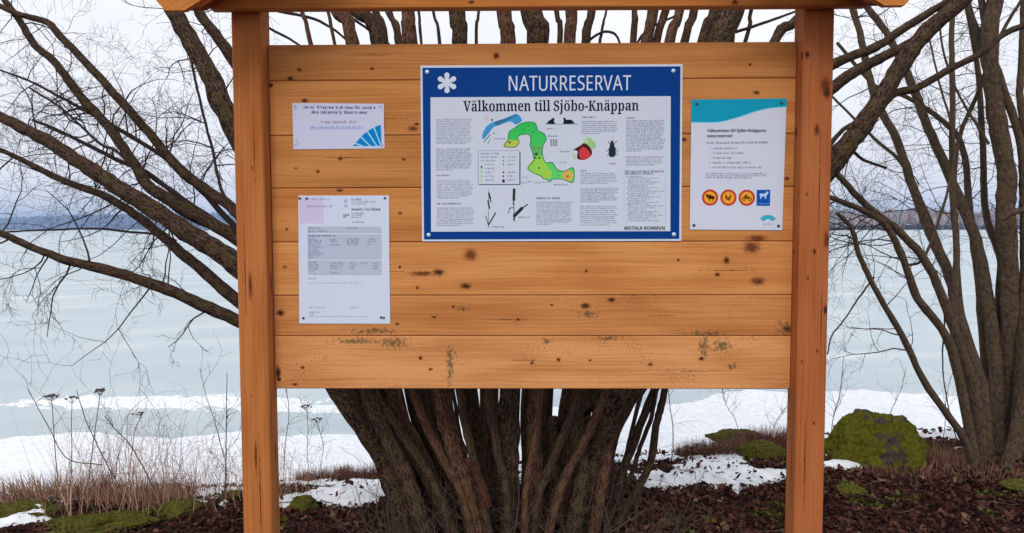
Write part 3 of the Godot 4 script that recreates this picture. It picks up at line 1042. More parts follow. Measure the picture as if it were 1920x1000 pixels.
	em.position = Vector3(-0.338, 2.184, zf + 0.002)
	screws(t, [Vector2(-0.418, 2.228), Vector2(0.572, 2.227), Vector2(-0.418, 1.571), Vector2(0.581, 1.571)], zf + 0.0012, plain(Color(0.75, 0.85, 0.95), 0.35, 0.3))

	# ---- right sign
	t = thing("welcome_sign", "white welcome sign with turquoise wave, three round red and yellow symbols and blue dog symbol", "sign")
	s = Sheet.new(590, 820, Color(0.825, 0.85, 0.925))
	var wave := [Vector2(0, 0), Vector2(590, 0)]
	for q in [590, 52, 540, 54, 480, 60, 440, 68, 400, 78, 350, 94, 310, 108, 260, 122, 220, 133, 180, 140, 140, 143, 60, 142, 0, 142].size() / 2:
		wave.append(Vector2([590, 540, 480, 440, 400, 350, 310, 260, 220, 180, 140, 60, 0][q], [52, 54, 60, 68, 78, 94, 108, 122, 133, 140, 143, 142, 142][q]))
	s.poly(wave, Color(0.09, 0.62, 0.76))
	for k in range(2, wave.size() - 1):
		s.line(wave[k], wave[k + 1], 6, Color(0.5, 0.82, 0.93))
	s.words(100, 276, 488, 1, 9, 10, ink, 0.0, 1.5)
	for k in 5:
		s.disc(122, 305 + k * 30, 3, ink)
		s.words(140, 310 + k * 30, [290, 335, 255, 375, 445][k], 1, 9, 9, Color(0.28, 0.3, 0.38), 0.0)
	s.words(96, 468, 498, 3, 13, 8, Color(0.36, 0.38, 0.48), 0.05)
	for k in 3:
		var c := Vector2(126 + k * 117, 615)
		s.disc(c.x, c.y, 52, Color(0.76, 0.28, 0.20))
		s.disc(c.x, c.y, 38, Color(0.95, 0.66, 0.22))
		var dk := Color(0.28, 0.15, 0.06)
		if k == 0:
			s.poly(pts([-26, -18, -18, -22, -6, -14, 4, -20, 10, -10, 26, -10, 30, 2, 24, 12, 2, 10, -8, 14, -14, 2, -24, -4], 1.0, c.x, c.y), dk)
			s.line(c + Vector2(-4, 10), c + Vector2(0, 24), 4, dk)
			s.line(c + Vector2(18, 10), c + Vector2(14, 22), 4, dk)
		elif k == 1:
			s.poly(pts([-18, -20, -8, -12, -4, 4, 6, -8, 14, -22, 20, -14, 14, 6, 8, 20, -6, 16, -20, 4, -22, -8], 1.0, c.x, c.y), Color(0.5, 0.3, 0.08))
		else:
			s.disc(c.x - 18, c.y + 8, 11, dk)
			s.disc(c.x + 20, c.y + 8, 11, dk)
			s.disc(c.x - 18, c.y + 8, 6, Color(0.95, 0.66, 0.22))
			s.disc(c.x + 20, c.y + 8, 6, Color(0.95, 0.66, 0.22))
			s.poly(pts([-20, -4, -8, -20, 4, -22, 2, -8, 16, -8, 22, 4, 0, 8], 1.0, c.x, c.y), Color(0.45, 0.28, 0.08))
	s.rect(423, 565, 508, 666, Color(0.10, 0.33, 0.70))
	s.poly(pts([446, 588, 476, 590, 486, 574, 498, 580, 490, 596, 484, 600, 482, 622, 476, 622, 474, 606, 456, 606, 452, 622, 446, 622, 446, 602, 438, 596], 1.0), Color(0.72, 0.86, 0.98))
	s.words(434, 655, 500, 1, 8, 6, Color(0.6, 0.78, 0.95), 0.0)
	s.poly(pts([448, 744, 470, 728, 498, 722, 526, 728, 548, 744, 540, 756, 520, 764, 512, 752, 498, 750, 484, 752, 476, 764, 456, 758], 1.0), Color(0.25, 0.70, 0.80))
	s.words(466, 788, 528, 1, 8, 9, Color(0.4, 0.62, 0.74), 0.0)
	obj("panel", panel([Vector3(0.646, 2.1125, zf), Vector3(1.0265, 2.1155, zf), Vector3(1.0185, 1.587, zf), Vector3(0.645, 1.591, zf)], 0.003), printed(s.texture()), t)
	lettering("Välkommen till Sjöbo-Knäppans", "Droid Sans", true, 0.711, 0.946, 1.9785, 1.9955, zf + 0.0004, print_black, t)
	lettering("naturreservat!", "Droid Sans", true, 0.711, 0.812, 1.9615, 1.9735, zf + 0.0004, print_black, t)
	screws(t, [Vector2(0.667, 2.096), Vector2(1.006, 2.097), Vector2(0.662, 1.608), Vector2(1.003, 1.604)], zf, plain(Color(0.25, 0.32, 0.36), 0.5, 0.4), 0.0065)

	# ---- upper left notice
	t = thing("contact_notice", "small landscape paper notice with a blue fan emblem, above the printed form", "paper notice")
	s = Sheet.new(860, 430, Color(0.81, 0.825, 0.935))
	s.words(105, 52, 765, 1, 9, 22, Color(0.27, 0.29, 0.46), 0.0, 1.5)
	s.words(180, 98, 690, 1, 9, 22, Color(0.25, 0.28, 0.44), 0.0, 1.5)
	s.words(265, 188, 600, 1, 9, 20, Color(0.36, 0.36, 0.5), 0.0, 1.0)
	s.words(165, 236, 660, 1, 9, 17, Color(0.36, 0.52, 0.82), 0.0, 1.0)
	s.rect(165, 240, 660, 243, Color(0.36, 0.52, 0.82))
	var fan := [Vector2(565, 400), Vector2(610, 350), Vector2(660, 296), Vector2(730, 246), Vector2(800, 212), Vector2(830, 205)]
	s.poly([fan[0] + Vector2(-5, 3), fan[1], fan[2], fan[3], fan[4], fan[5], Vector2(832, 405), Vector2(640, 405)], Color(0.05, 0.53, 0.82))
	for q in [[585, 378, 680, 415], [640, 318, 735, 415], [700, 265, 790, 410], [765, 228, 826, 405]]:
		s.line(Vector2(q[0], q[1]), Vector2(q[2], q[3]), 13, Color(0.64, 0.84, 0.97))
	s.line(Vector2(25, 60), Vector2(50, 40), 6, Color(0.62, 0.63, 0.8))
	s.line(Vector2(800, 20), Vector2(830, 50), 6, Color(0.62, 0.63, 0.8))
	s.line(Vector2(25, 330), Vector2(50, 385), 7, Color(0.62, 0.63, 0.8))
	obj("paper", panel([Vector3(-0.967, 2.107, -0.0675), Vector3(-0.5945, 2.1025, -0.0675), Vector3(-0.594, 1.9225, -0.0675), Vector3(-0.966, 1.9205, -0.0675)], 0.0004, 0.0022, 8), printed(s.texture(), 0.7), t)
	var staple := plain(Color(0.45, 0.46, 0.55), 0.4, 0.7)
	for p in [Vector2(-0.955, 2.094), Vector2(-0.606, 2.092), Vector2(-0.955, 1.94), Vector2(-0.604, 1.935)]:
		var so := obj("staple", box_mesh(0.010, 0.0016, 0.0012), staple, t)
		so.position = Vector3(p.x, p.y, -0.0635)
		so.rotation.z = 0.7

	# ---- lower left form
	t = thing("printed_form", "tall white printed form with grey boxes pinned low on the left of the board", "paper notice")
	s = Sheet.new(860, 1200, Color(0.83, 0.87, 0.955))
	s.rect(10, 15, 240, 260, Color(0.80, 0.76, 0.90), 0.7)
	var fi := Color(0.40, 0.43, 0.56)
	s.words(120, 44, 285, 1, 9, 15, Color(0.5, 0.5, 0.72), 0.0)
	s.words(85, 110, 320, 1, 9, 16, Color(0.5, 0.48, 0.7), 0.0)
	s.words(505, 46, 595, 1, 9, 17, fi, 0.0, 1.5)
	s.words(505, 66, 740, 2, 20, 14, fi, 0.2)
	s.words(505, 140, 765, 1, 9, 18, Color(0.3, 0.33, 0.43), 0.0, 1.8)
	s.words(505, 172, 640, 3, 19, 13, fi, 0.4)
	s.words(510, 255, 620, 1, 9, 12, fi, 0.0)
	s.disc(450, 50, 18, Color(0.68, 0.73, 0.84))
	s.disc(450, 95, 18, Color(0.70, 0.75, 0.85))
	s.words(425, 190, 478, 2, 16, 17, fi, 0.0, 1.6)
	var grey := Color(0.735, 0.765, 0.86)
	for q in [[85, 290, 785, 345], [85, 362, 785, 592], [85, 606, 785, 738]]:
		s.rect(q[0], q[1], q[2], q[3], grey)
		s.rect(q[0], q[3] - 4, q[2], q[3], Color(0.56, 0.59, 0.69))
		s.rect(q[2] - 4, q[1], q[2], q[3], Color(0.62, 0.65, 0.76))
		s.rect(q[0], q[1], q[2], q[1] + 3, Color(0.64, 0.67, 0.77))
	s.words(92, 312, 195, 1, 9, 14, fi, 0.0)
	s.words(455, 312, 560, 1, 9, 14, fi, 0.0)
	s.words(92, 340, 280, 1, 9, 14, fi, 0.0)
	s.words(90, 384, 350, 1, 9, 15, fi, 0.0, 1.4)
	s.words(92, 412, 235, 10, 19.5, 13, Color(0.43, 0.45, 0.66), 0.5)
	s.words(300, 415, 380, 2, 18, 13, fi, 0.4)
	s.words(295, 466, 410, 1, 9, 13, fi, 0.0)
	s.words(455, 412, 580, 4, 17, 13, fi, 0.2)
	s.words(655, 412, 735, 3, 22, 13, fi, 0.2)
	s.words(92, 628, 200, 5, 21, 13, fi, 0.3)
	for q in [[300, 640, 440], [485, 640, 545], [580, 640, 650], [700, 640, 760]]:
		s.words(q[0], q[1], q[2], 3 if q[0] != 580 else 1, 22, 13, fi, 0.2)
	s.words(300, 728, 370, 1, 9, 13, fi, 0.0)
	s.words(92, 784, 160, 1, 9, 13, fi, 0.0)
	s.words(92, 824, 600, 1, 9, 13, Color(0.6, 0.63, 0.75), 0.0)
	s.words(92, 1055, 240, 1, 9, 13, Color(0.55, 0.58, 0.7), 0.0)
	s.words(480, 1055, 560, 1, 9, 13, Color(0.55, 0.58, 0.7), 0.0)
	s.words(92, 1100, 190, 2, 20, 13, Color(0.5, 0.53, 0.66), 0.0)
	s.words(92, 1140, 650, 1, 9, 11, Color(0.6, 0.63, 0.75), 0.0)
	obj("paper", panel([Vector3(-0.950, 1.7335, -0.0675), Vector3(-0.5785, 1.7325, -0.0675), Vector3(-0.5805, 1.2065, -0.0675), Vector3(-0.956, 1.2075, -0.0675)], 0.0004, 0.0018, 8), printed(s.texture(), 0.7), t)
	var pin := plain(Color(0.14, 0.15, 0.22), 0.4, 0.3)
	for p in [Vector2(-0.944, 1.722), Vector2(-0.915, 1.721), Vector2(-0.595, 1.722), Vector2(-0.938, 1.230), Vector2(-0.606, 1.231), Vector2(-0.617, 1.233)]:
		var po := obj("pin", disc_dome(0.0048, 0.004), pin, t)
		po.position = Vector3(p.x, p.y, -0.0655)

# ---------------------------------------------------------------- shrubs
func stem(t: Node3D, ctrl: Array, r0: float, r1: float, called := "stem", mat: Material = null, pw := 0.8) -> PackedVector3Array:
	var p := spline(ctrl, 7)
	var n := p.size()
	var rs := PackedFloat32Array()
	for k in n:
		var f := float(k) / (n - 1)
		rs.append(lerpf(r0, r1, pow(f, pw)))
		if k > 0 and k < n - 1:
			var w := 0.05 * rs[k] + 0.0015
			p[k] += Vector3(rng.randf_range(-w, w), rng.randf_range(-w, w) * 0.4, rng.randf_range(-w, w))
	var b := Buf.new()
	tube(b, p, rs, 12 if r0 > 0.03 else (8 if r0 > 0.012 else 6), 0.2)
	obj(called, commit(b), mat if mat else M.bark, t)
	return p

func grow(b: Buf, at: Vector3, dir: Vector3, length: float, r: float, level: int, droop: float, budget: Array) -> void:
	if budget[0] <= 0:
		return
	budget[0] -= 1
	var n := 6 if level > 0 else 7
	var p := PackedVector3Array([at])
	var rs := PackedFloat32Array([r])
	var d := dir.normalized()
	var kids := []
	for k in n:
		d = (d + Vector3(rng.randf_range(-1, 1), rng.randf_range(-1, 1), rng.randf_range(-1, 1)) * 0.30 + Vector3(0, -droop, 0)).normalized()
		p.append(p[-1] + d * length / n)
		rs.append(r * (1.0 - 0.68 * (k + 1.0) / n))
		if level > 0 and k > 0 and rng.randf() < 0.58:
			var side := d.cross(Vector3(rng.randf_range(-1, 1), rng.randf_range(-1, 1), rng.randf_range(-1, 1))).normalized()
			kids.append([p[-1], (d * 0.75 + side).normalized(), length * rng.randf_range(0.38, 0.7), maxf(rs[-1] * 0.72, 0.0011)])
	tube(b, p, rs, 4 if r > 0.003 else 3)
	for q in kids:
		grow(b, q[0], q[1], q[2], q[3], level - 1, droop, budget)

func twigs_along(b: Buf, p: PackedVector3Array, from: float, count: int, size: float, r: float, level: int, budget: Array, min_y := 0.6) -> void:
	for k in count:
		var f := rng.randf_range(from, 0.98)
		var q := int(f * (p.size() - 1))
		if p[q].y < min_y:
			continue
		var t := (p[mini(q + 1, p.size() - 1)] - p[maxi(q - 1, 0)]).normalized()
		var side := t.cross(Vector3(rng.randf_range(-1, 1), rng.randf_range(-1, 1), rng.randf_range(-1, 1))).normalized()
		var way := (t * 0.5 + side).normalized()
		if way.z > 0.15:
			way.z *= -0.5    # the board keeps the side towards the path clear
		grow(b, p[q], way, size * rng.randf_range(0.6, 1.3), r * rng.randf_range(0.7, 1.2), level, rng.randf_range(-0.06, 0.10), budget)

func make_central_shrub() -> void:
	var t := thing("multi_stemmed_shrub", "big bare many-stemmed shrub fanning up right behind the notice board", "shrub")
	var all := []
	# limbs that come out on the left
	all.append(stem(t, [Vector3(-0.605, -0.080, -0.671), Vector3(-0.708, 0.359, -0.744), Vector3(-0.980, 0.747, -0.808), Vector3(-1.259, 1.145, -0.871), Vector3(-1.573, 1.411, -0.927), Vector3(-1.851, 1.582, -0.978), Vector3(-2.048, 1.699, -1.027), Vector3(-2.308, 1.848, -1.078), Vector3(-2.514, 1.971, -1.127), Vector3(-2.724, 2.096, -1.177), Vector3(-2.908, 2.179, -1.224), Vector3(-3.157, 2.294, -1.272), Vector3(-3.567, 2.475, -1.322)], 0.078, 0.026))
	all.append(stem(t, [Vector3(-0.544, -0.080, -0.823), Vector3(-0.726, 0.385, -0.921), Vector3(-0.916, 0.699, -1.011), Vector3(-1.291, 1.475, -1.124), Vector3(-1.695, 2.190, -1.233), Vector3(-1.872, 2.527, -1.324), Vector3(-2.080, 2.845, -1.414), Vector3(-2.335, 3.335, -1.513), Vector3(-2.719, 4.088, -1.624)], 0.085, 0.04))
	all.append(stem(t, [Vector3(-0.465, -0.080, -0.874), Vector3(-0.719, 0.455, -0.885), Vector3(-0.971, 0.800, -0.885), Vector3(-1.221, 0.974, -0.876), Vector3(-1.554, 1.118, -0.865), Vector3(-1.857, 1.260, -0.853), Vector3(-2.128, 1.360, -0.840), Vector3(-2.342, 1.417, -0.825), Vector3(-2.471, 1.460, -0.811), Vector3(-2.627, 1.530, -0.797), Vector3(-2.808, 1.613, -0.784)], 0.05, 0.015))
	all.append(stem(t, [Vector3(-0.514, -0.080, -0.923), Vector3(-0.740, 0.361, -0.995), Vector3(-1.046, 0.717, -1.060), Vector3(-1.360, 0.977, -1.120), Vector3(-1.682, 1.199, -1.178), Vector3(-1.918, 1.380, -1.235), Vector3(-2.160, 1.565, -1.292), Vector3(-2.344, 1.691, -1.346), Vector3(-2.564, 1.805, -1.399), Vector3(-2.821, 1.889, -1.451), Vector3(-3.051, 1.991, -1.503), Vector3(-3.285, 2.089, -1.555), Vector3(-3.591, 2.162, -1.605)], 0.05, 0.012))
	all.append(stem(t, [Vector3(-0.447, -0.080, -0.974), Vector3(-0.689, 0.316, -1.039), Vector3(-0.937, 0.782, -1.108), Vector3(-1.312, 1.245, -1.175), Vector3(-1.696, 1.549, -1.233), Vector3(-2.057, 1.745, -1.285), Vector3(-2.238, 1.848, -1.335), Vector3(-2.358, 1.994, -1.388), Vector3(-2.544, 2.224, -1.444), Vector3(-2.735, 2.411, -1.499), Vector3(-2.928, 2.633, -1.555), Vector3(-3.076, 2.745, -1.605), Vector3(-3.225, 2.942, -1.661), Vector3(-3.361, 3.092, -1.714), Vector3(-3.601, 3.417, -1.775)], 0.05, 0.016))
	all.append(stem(t, [Vector3(-0.422, -0.080, -1.025), Vector3(-0.636, 0.302, -1.081), Vector3(-0.884, 0.805, -1.144), Vector3(-1.320, 1.350, -1.207), Vector3(-1.703, 1.703, -1.260), Vector3(-1.844, 1.798, -1.301), Vector3(-2.050, 1.942, -1.345), Vector3(-2.259, 2.168, -1.393), Vector3(-2.536, 2.463, -1.444), Vector3(-2.850, 2.779, -1.496), Vector3(-2.957, 2.871, -1.538), Vector3(-3.165, 2.933, -1.577), Vector3(-3.425, 3.061, -1.619), Vector3(-3.791, 3.276, -1.664)], 0.046, 0.013))
	all.append(stem(t, [Vector3(-0.457, -0.080, -1.074), Vector3(-0.618, 0.153, -1.154), Vector3(-0.845, 0.643, -1.247), Vector3(-1.111, 1.309, -1.349), Vector3(-1.386, 1.916, -1.447), Vector3(-1.826, 2.659, -1.551), Vector3(-2.044, 2.942, -1.633), Vector3(-2.228, 3.318, -1.720), Vector3(-2.432, 3.894, -1.818)], 0.05, 0.026))
	all.append(stem(t, [Vector3(-0.397, -0.080, -1.075), Vector3(-0.647, 0.309, -1.154), Vector3(-1.028, 0.756, -1.235), Vector3(-1.484, 1.232, -1.316), Vector3(-1.761, 1.547, -1.391), Vector3(-2.078, 1.758, -1.459), Vector3(-2.354, 1.942, -1.527), Vector3(-2.571, 2.030, -1.590), Vector3(-2.979, 2.223, -1.656), Vector3(-3.191, 2.301, -1.719)], 0.034, 0.008, "stem", M.twig_dark))
	all.append(stem(t, [Vector3(-0.432, -0.080, -1.125), Vector3(-0.716, 0.386, -1.207), Vector3(-1.165, 1.060, -1.298), Vector3(-1.771, 1.627, -1.381), Vector3(-1.974, 1.822, -1.449), Vector3(-2.263, 2.055, -1.518), Vector3(-2.627, 2.261, -1.584), Vector3(-2.814, 2.355, -1.647), Vector3(-3.040, 2.468, -1.710), Vector3(-3.253, 2.567, -1.773), Vector3(-3.541, 2.668, -1.834)], 0.026, 0.006, "stem", M.twig_dark))
	all.append(stem(t, [Vector3(-1.754, 1.561, -1.297), Vector3(-2.083, 1.706, -1.334), Vector3(-2.433, 2.041, -1.381), Vector3(-2.564, 2.103, -1.416), Vector3(-2.713, 2.226, -1.454), Vector3(-2.864, 2.346, -1.492), Vector3(-3.067, 2.467, -1.529)], 0.012, 0.007, "stem", M.twig_dark))
	all.append(stem(t, [Vector3(-1.437, 1.198, -1.181), Vector3(-1.633, 1.564, -1.232), Vector3(-1.786, 1.828, -1.278), Vector3(-1.847, 2.033, -1.322), Vector3(-1.940, 2.352, -1.372), Vector3(-2.002, 2.580, -1.417), Vector3(-2.050, 2.844, -1.464)], 0.012, 0.007, "stem", M.twig_dark))
	# stems seen through the slot above the planks
	var up := [
		[[Vector3(-0.237, -0.080, -0.426), Vector3(-0.319, 0.282, -0.520), Vector3(-0.456, 0.515, -0.606), Vector3(-0.586, 0.774, -0.694), Vector3(-0.679, 1.237, -0.794)], 0.026, 0.018],
		[[Vector3(-0.162, -0.080, -0.427), Vector3(-0.228, 0.312, -0.511), Vector3(-0.296, 0.549, -0.586), Vector3(-0.348, 0.783, -0.660), Vector3(-0.386, 1.241, -0.748)], 0.028, 0.018],
		[[Vector3(-0.099, -0.080, -0.428), Vector3(-0.112, 0.316, -0.500), Vector3(-0.165, 0.556, -0.563), Vector3(-0.206, 0.791, -0.625), Vector3(-0.234, 1.246, -0.700)], 0.024, 0.018],
		[[Vector3(-0.011, -0.080, -0.429), Vector3(0.042, 0.306, -0.527), Vector3(0.150, 0.540, -0.616), Vector3(0.248, 0.772, -0.706), Vector3(0.351, 1.235, -0.808)], 0.026, 0.018],
		[[Vector3(0.041, -0.080, -0.480), Vector3(0.147, 0.318, -0.566), Vector3(0.284, 0.559, -0.644), Vector3(0.384, 0.769, -0.720), Vector3(0.516, 1.234, -0.810)], 0.028, 0.018],
		[[Vector3(-0.292, -0.080, -0.476), Vector3(-0.455, 0.310, -0.583), Vector3(-0.653, 0.573, -0.682), Vector3(-0.806, 0.754, -0.778), Vector3(-0.994, 1.059, -0.879)], 0.03, 0.02],
		[[Vector3(-0.330, -0.080, -0.625), Vector3(-0.526, 0.313, -0.719), Vector3(-0.759, 0.592, -0.807), Vector3(-0.930, 0.728, -0.887), Vector3(-1.165, 1.044, -0.976)], 0.034, 0.022],
		[[Vector3(-0.024, -0.080, -0.379), Vector3(-0.023, 0.330, -0.465), Vector3(0.024, 0.564, -0.541), Vector3(0.050, 0.793, -0.617), Vector3(0.073, 1.245, -0.705)], 0.022, 0.016],
		[[Vector3(-0.398, -0.080, -1.225), Vector3(-0.641, 0.190, -1.320), Vector3(-0.832, 0.601, -1.424), Vector3(-1.094, 1.626, -1.561), Vector3(-1.377, 2.783, -1.704), Vector3(-1.457, 3.005, -1.799), Vector3(-1.556, 3.382, -1.902)], 0.022, 0.012],
		[[Vector3(-0.394, -0.081, -1.325), Vector3(-0.623, 0.123, -1.417), Vector3(-0.794, 0.577, -1.523), Vector3(-1.017, 1.695, -1.666), Vector3(-1.255, 2.809, -1.808), Vector3(-1.316, 3.036, -1.903), Vector3(-1.392, 3.384, -2.005)], 0.018, 0.009],
		[[Vector3(-0.354, -0.080, -0.725), Vector3(-0.543, 0.324, -0.845), Vector3(-0.745, 0.710, -0.964), Vector3(-0.866, 1.445, -1.103), Vector3(-1.008, 2.661, -1.269), Vector3(-1.119, 2.875, -1.379), Vector3(-1.248, 3.162, -1.494), Vector3(-1.473, 3.856, -1.629)], 0.058, 0.026],
		[[Vector3(-0.314, -0.080, -0.926), Vector3(-0.480, 0.260, -1.028), Vector3(-0.671, 0.670, -1.134), Vector3(-0.760, 1.686, -1.275), Vector3(-0.878, 2.705, -1.416), Vector3(-1.037, 2.915, -1.511), Vector3(-1.182, 3.139, -1.608), Vector3(-1.439, 3.774, -1.725)], 0.05, 0.03],
		[[Vector3(-0.314, -0.080, -1.277), Vector3(-0.455, 0.072, -1.375), Vector3(-0.662, 0.585, -1.492), Vector3(-0.792, 1.693, -1.644), Vector3(-0.919, 2.804, -1.795), Vector3(-1.004, 3.032, -1.899), Vector3(-1.105, 3.491, -2.015)], 0.04, 0.018],
		[[Vector3(-0.295, -0.080, -1.327), Vector3(-0.427, 0.057, -1.416), Vector3(-0.617, 0.577, -1.526), Vector3(-0.711, 1.694, -1.670), Vector3(-0.826, 2.808, -1.814), Vector3(-0.907, 3.035, -1.909), Vector3(-1.033, 3.706, -2.028)], 0.034, 0.013],
		[[Vector3(-0.255, -0.080, -0.676), Vector3(-0.354, 0.344, -0.790), Vector3(-0.462, 0.725, -0.902), Vector3(-0.558, 1.680, -1.045), Vector3(-0.665, 2.644, -1.189), Vector3(-0.691, 2.846, -1.292), Vector3(-0.749, 3.562, -1.423)], 0.062, 0.03],
		[[Vector3(-0.248, -0.084, -1.427), Vector3(-0.369, 0.088, -1.519), Vector3(-0.477, 0.553, -1.627), Vector3(-0.587, 1.696, -1.772), Vector3(-0.702, 2.835, -1.917), Vector3(-0.731, 3.065, -2.013), Vector3(-0.797, 3.713, -2.132)], 0.02, 0.007],
		[[Vector3(-0.233, -0.081, -1.378), Vector3(-0.316, 0.102, -1.479), Vector3(-0.406, 0.561, -1.595), Vector3(-0.481, 1.695, -1.748), Vector3(-0.579, 2.830, -1.902), Vector3(-0.633, 3.063, -2.006), Vector3(-0.724, 3.750, -2.135)], 0.026, 0.007],
		[[Vector3(-0.185, -0.080, -0.828), Vector3(-0.251, 0.295, -0.931), Vector3(-0.329, 0.694, -1.036), Vector3(-0.358, 1.683, -1.174), Vector3(-0.391, 2.674, -1.312), Vector3(-0.420, 2.878, -1.406), Vector3(-0.478, 3.737, -1.536)], 0.058, 0.036],
		[[Vector3(-0.186, -0.083, -1.428), Vector3(-0.252, 0.088, -1.520), Vector3(-0.296, 0.553, -1.629), Vector3(-0.320, 1.695, -1.776), Vector3(-0.337, 2.834, -1.922), Vector3(-0.328, 3.064, -2.019), Vector3(-0.303, 3.712, -2.138)], 0.024, 0.008],
		[[Vector3(-0.147, -0.080, -0.978), Vector3(-0.184, 0.246, -1.071), Vector3(-0.211, 0.662, -1.169), Vector3(-0.172, 1.685, -1.301), Vector3(-0.122, 2.705, -1.434), Vector3(-0.143, 2.911, -1.520), Vector3(-0.193, 3.787, -1.643)], 0.052, 0.034],
		[[Vector3(-0.093, -0.080, -0.548), Vector3(-0.102, 0.389, -0.663), Vector3(-0.097, 0.756, -0.772), Vector3(-0.019, 1.676, -0.913), Vector3(0.052, 2.604, -1.054), Vector3(0.017, 2.798, -1.152), Vector3(-0.089, 3.669, -1.288)], 0.062, 0.046],
		[[Vector3(-0.032, -0.080, -1.331), Vector3(-0.018, 0.122, -1.425), Vector3(-0.017, 0.575, -1.534), Vector3(0.104, 1.692, -1.681), Vector3(0.212, 2.806, -1.828), Vector3(0.193, 3.032, -1.924), Vector3(0.151, 3.703, -2.044)], 0.036, 0.014],
		[[Vector3(0.002, -0.080, -0.930), Vector3(0.025, 0.260, -1.033), Vector3(0.036, 0.669, -1.139), Vector3(0.153, 1.683, -1.281), Vector3(0.244, 2.699, -1.422), Vector3(0.263, 2.908, -1.518), Vector3(0.300, 3.786, -1.650)], 0.05, 0.027],
		[[Vector3(0.056, -0.080, -1.232), Vector3(0.093, 0.156, -1.329), Vector3(0.123, 0.599, -1.437), Vector3(0.250, 1.689, -1.583), Vector3(0.369, 2.779, -1.729), Vector3(0.419, 3.001, -1.825), Vector3(0.534, 3.727, -1.951)], 0.044, 0.02],
		[[Vector3(0.071, -0.080, -0.631), Vector3(0.129, 0.310, -0.731), Vector3(0.122, 0.578, -0.824), Vector3(0.194, 0.522, -0.900), Vector3(0.286, 0.589, -0.983), Vector3(0.388, 0.687, -1.068), Vector3(0.466, 1.197, -1.175), Vector3(0.608, 2.675, -1.337), Vector3(0.631, 2.878, -1.426), Vector3(0.660, 3.478, -1.538)], 0.046, 0.014],
		[[Vector3(0.103, -0.080, -1.232), Vector3(0.189, 0.156, -1.330), Vector3(0.243, 0.598, -1.439), Vector3(0.499, 1.689, -1.587), Vector3(0.755, 2.778, -1.734), Vector3(0.815, 3.000, -1.831), Vector3(0.990, 3.867, -1.965)], 0.05, 0.026],
		[[Vector3(0.160, -0.080, -1.383), Vector3(0.263, 0.107, -1.470), Vector3(0.319, 0.567, -1.572), Vector3(0.583, 1.691, -1.713), Vector3(0.842, 2.809, -1.854), Vector3(0.913, 3.033, -1.943), Vector3(1.084, 3.772, -2.061)], 0.04, 0.019],
		[[Vector3(0.176, -0.080, -1.033), Vector3(0.285, 0.224, -1.135), Vector3(0.354, 0.645, -1.243), Vector3(0.617, 1.684, -1.388), Vector3(0.858, 2.724, -1.532), Vector3(0.942, 2.937, -1.629), Vector3(1.147, 3.768, -1.761)], 0.048, 0.021],
		[[Vector3(0.218, -0.080, -1.334), Vector3(0.358, 0.121, -1.431), Vector3(0.460, 0.574, -1.541), Vector3(0.750, 1.690, -1.690), Vector3(1.019, 2.804, -1.840), Vector3(1.105, 3.030, -1.937), Vector3(1.299, 3.772, -2.064)], 0.04, 0.02],
		[[Vector3(0.207, -0.080, -0.783), Vector3(0.349, 0.312, -0.886), Vector3(0.445, 0.706, -0.988), Vector3(0.739, 1.619, -1.121), Vector3(1.089, 2.652, -1.262), Vector3(1.179, 2.852, -1.353), Vector3(1.386, 3.441, -1.468), Vector3(1.639, 4.020, -1.582)], 0.085, 0.055],
		[[Vector3(0.287, -0.080, -1.085), Vector3(0.442, 0.210, -1.178), Vector3(0.545, 0.637, -1.278), Vector3(0.860, 1.621, -1.413), Vector3(1.066, 2.728, -1.552), Vector3(1.159, 2.939, -1.641), Vector3(1.315, 3.633, -1.756)], 0.05, 0.024],
		[[Vector3(0.372, -0.080, -1.236), Vector3(0.556, 0.155, -1.335), Vector3(0.693, 0.597, -1.445), Vector3(0.997, 1.621, -1.590), Vector3(1.384, 2.776, -1.743), Vector3(1.446, 2.998, -1.840), Vector3(1.587, 3.655, -1.962)], 0.018, 0.012],
		[[Vector3(0.377, -0.080, -0.936), Vector3(0.525, 0.267, -1.014), Vector3(0.701, 0.680, -1.097), Vector3(0.967, 1.196, -1.187), Vector3(1.384, 2.570, -1.326), Vector3(1.566, 2.802, -1.399), Vector3(1.804, 3.039, -1.473), Vector3(2.087, 3.379, -1.553)], 0.024, 0.026],
		[[Vector3(0.414, -0.080, -0.886), Vector3(0.647, 0.287, -0.960), Vector3(0.700, 0.504, -1.023), Vector3(0.758, 0.683, -1.084), Vector3(0.902, 1.258, -1.168), Vector3(1.129, 2.107, -1.268), Vector3(1.429, 2.693, -1.355), Vector3(1.481, 2.775, -1.411)], 0.028, 0.016],
		[[Vector3(-0.442, -0.080, -0.473), Vector3(-0.569, 0.295, -0.551), Vector3(-0.657, 0.458, -0.617), Vector3(-0.748, 0.600, -0.682), Vector3(-0.827, 0.761, -0.748), Vector3(-0.890, 1.122, -0.826), Vector3(-0.914, 1.820, -0.923)], 0.05, 0.03],
		[[Vector3(-0.192, -0.080, -0.477), Vector3(-0.296, 0.306, -0.560), Vector3(-0.380, 0.507, -0.632), Vector3(-0.439, 0.704, -0.705), Vector3(-0.487, 1.127, -0.790)], 0.05, 0.036],
		[[Vector3(0.019, -0.080, -0.530), Vector3(0.031, 0.348, -0.629), Vector3(0.020, 0.591, -0.718), Vector3(0.063, 0.984, -0.815), Vector3(0.137, 1.676, -0.930)], 0.045, 0.03],
		[[Vector3(0.159, -0.080, -0.532), Vector3(0.259, 0.338, -0.657), Vector3(0.240, 0.576, -0.770), Vector3(0.291, 0.886, -0.888), Vector3(0.402, 1.533, -1.026)], 0.052, 0.03],
		[[Vector3(0.290, -0.080, -0.634), Vector3(0.374, 0.311, -0.732), Vector3(0.425, 0.562, -0.822), Vector3(0.521, 0.881, -0.916), Vector3(0.692, 1.445, -1.025)], 0.04, 0.026],
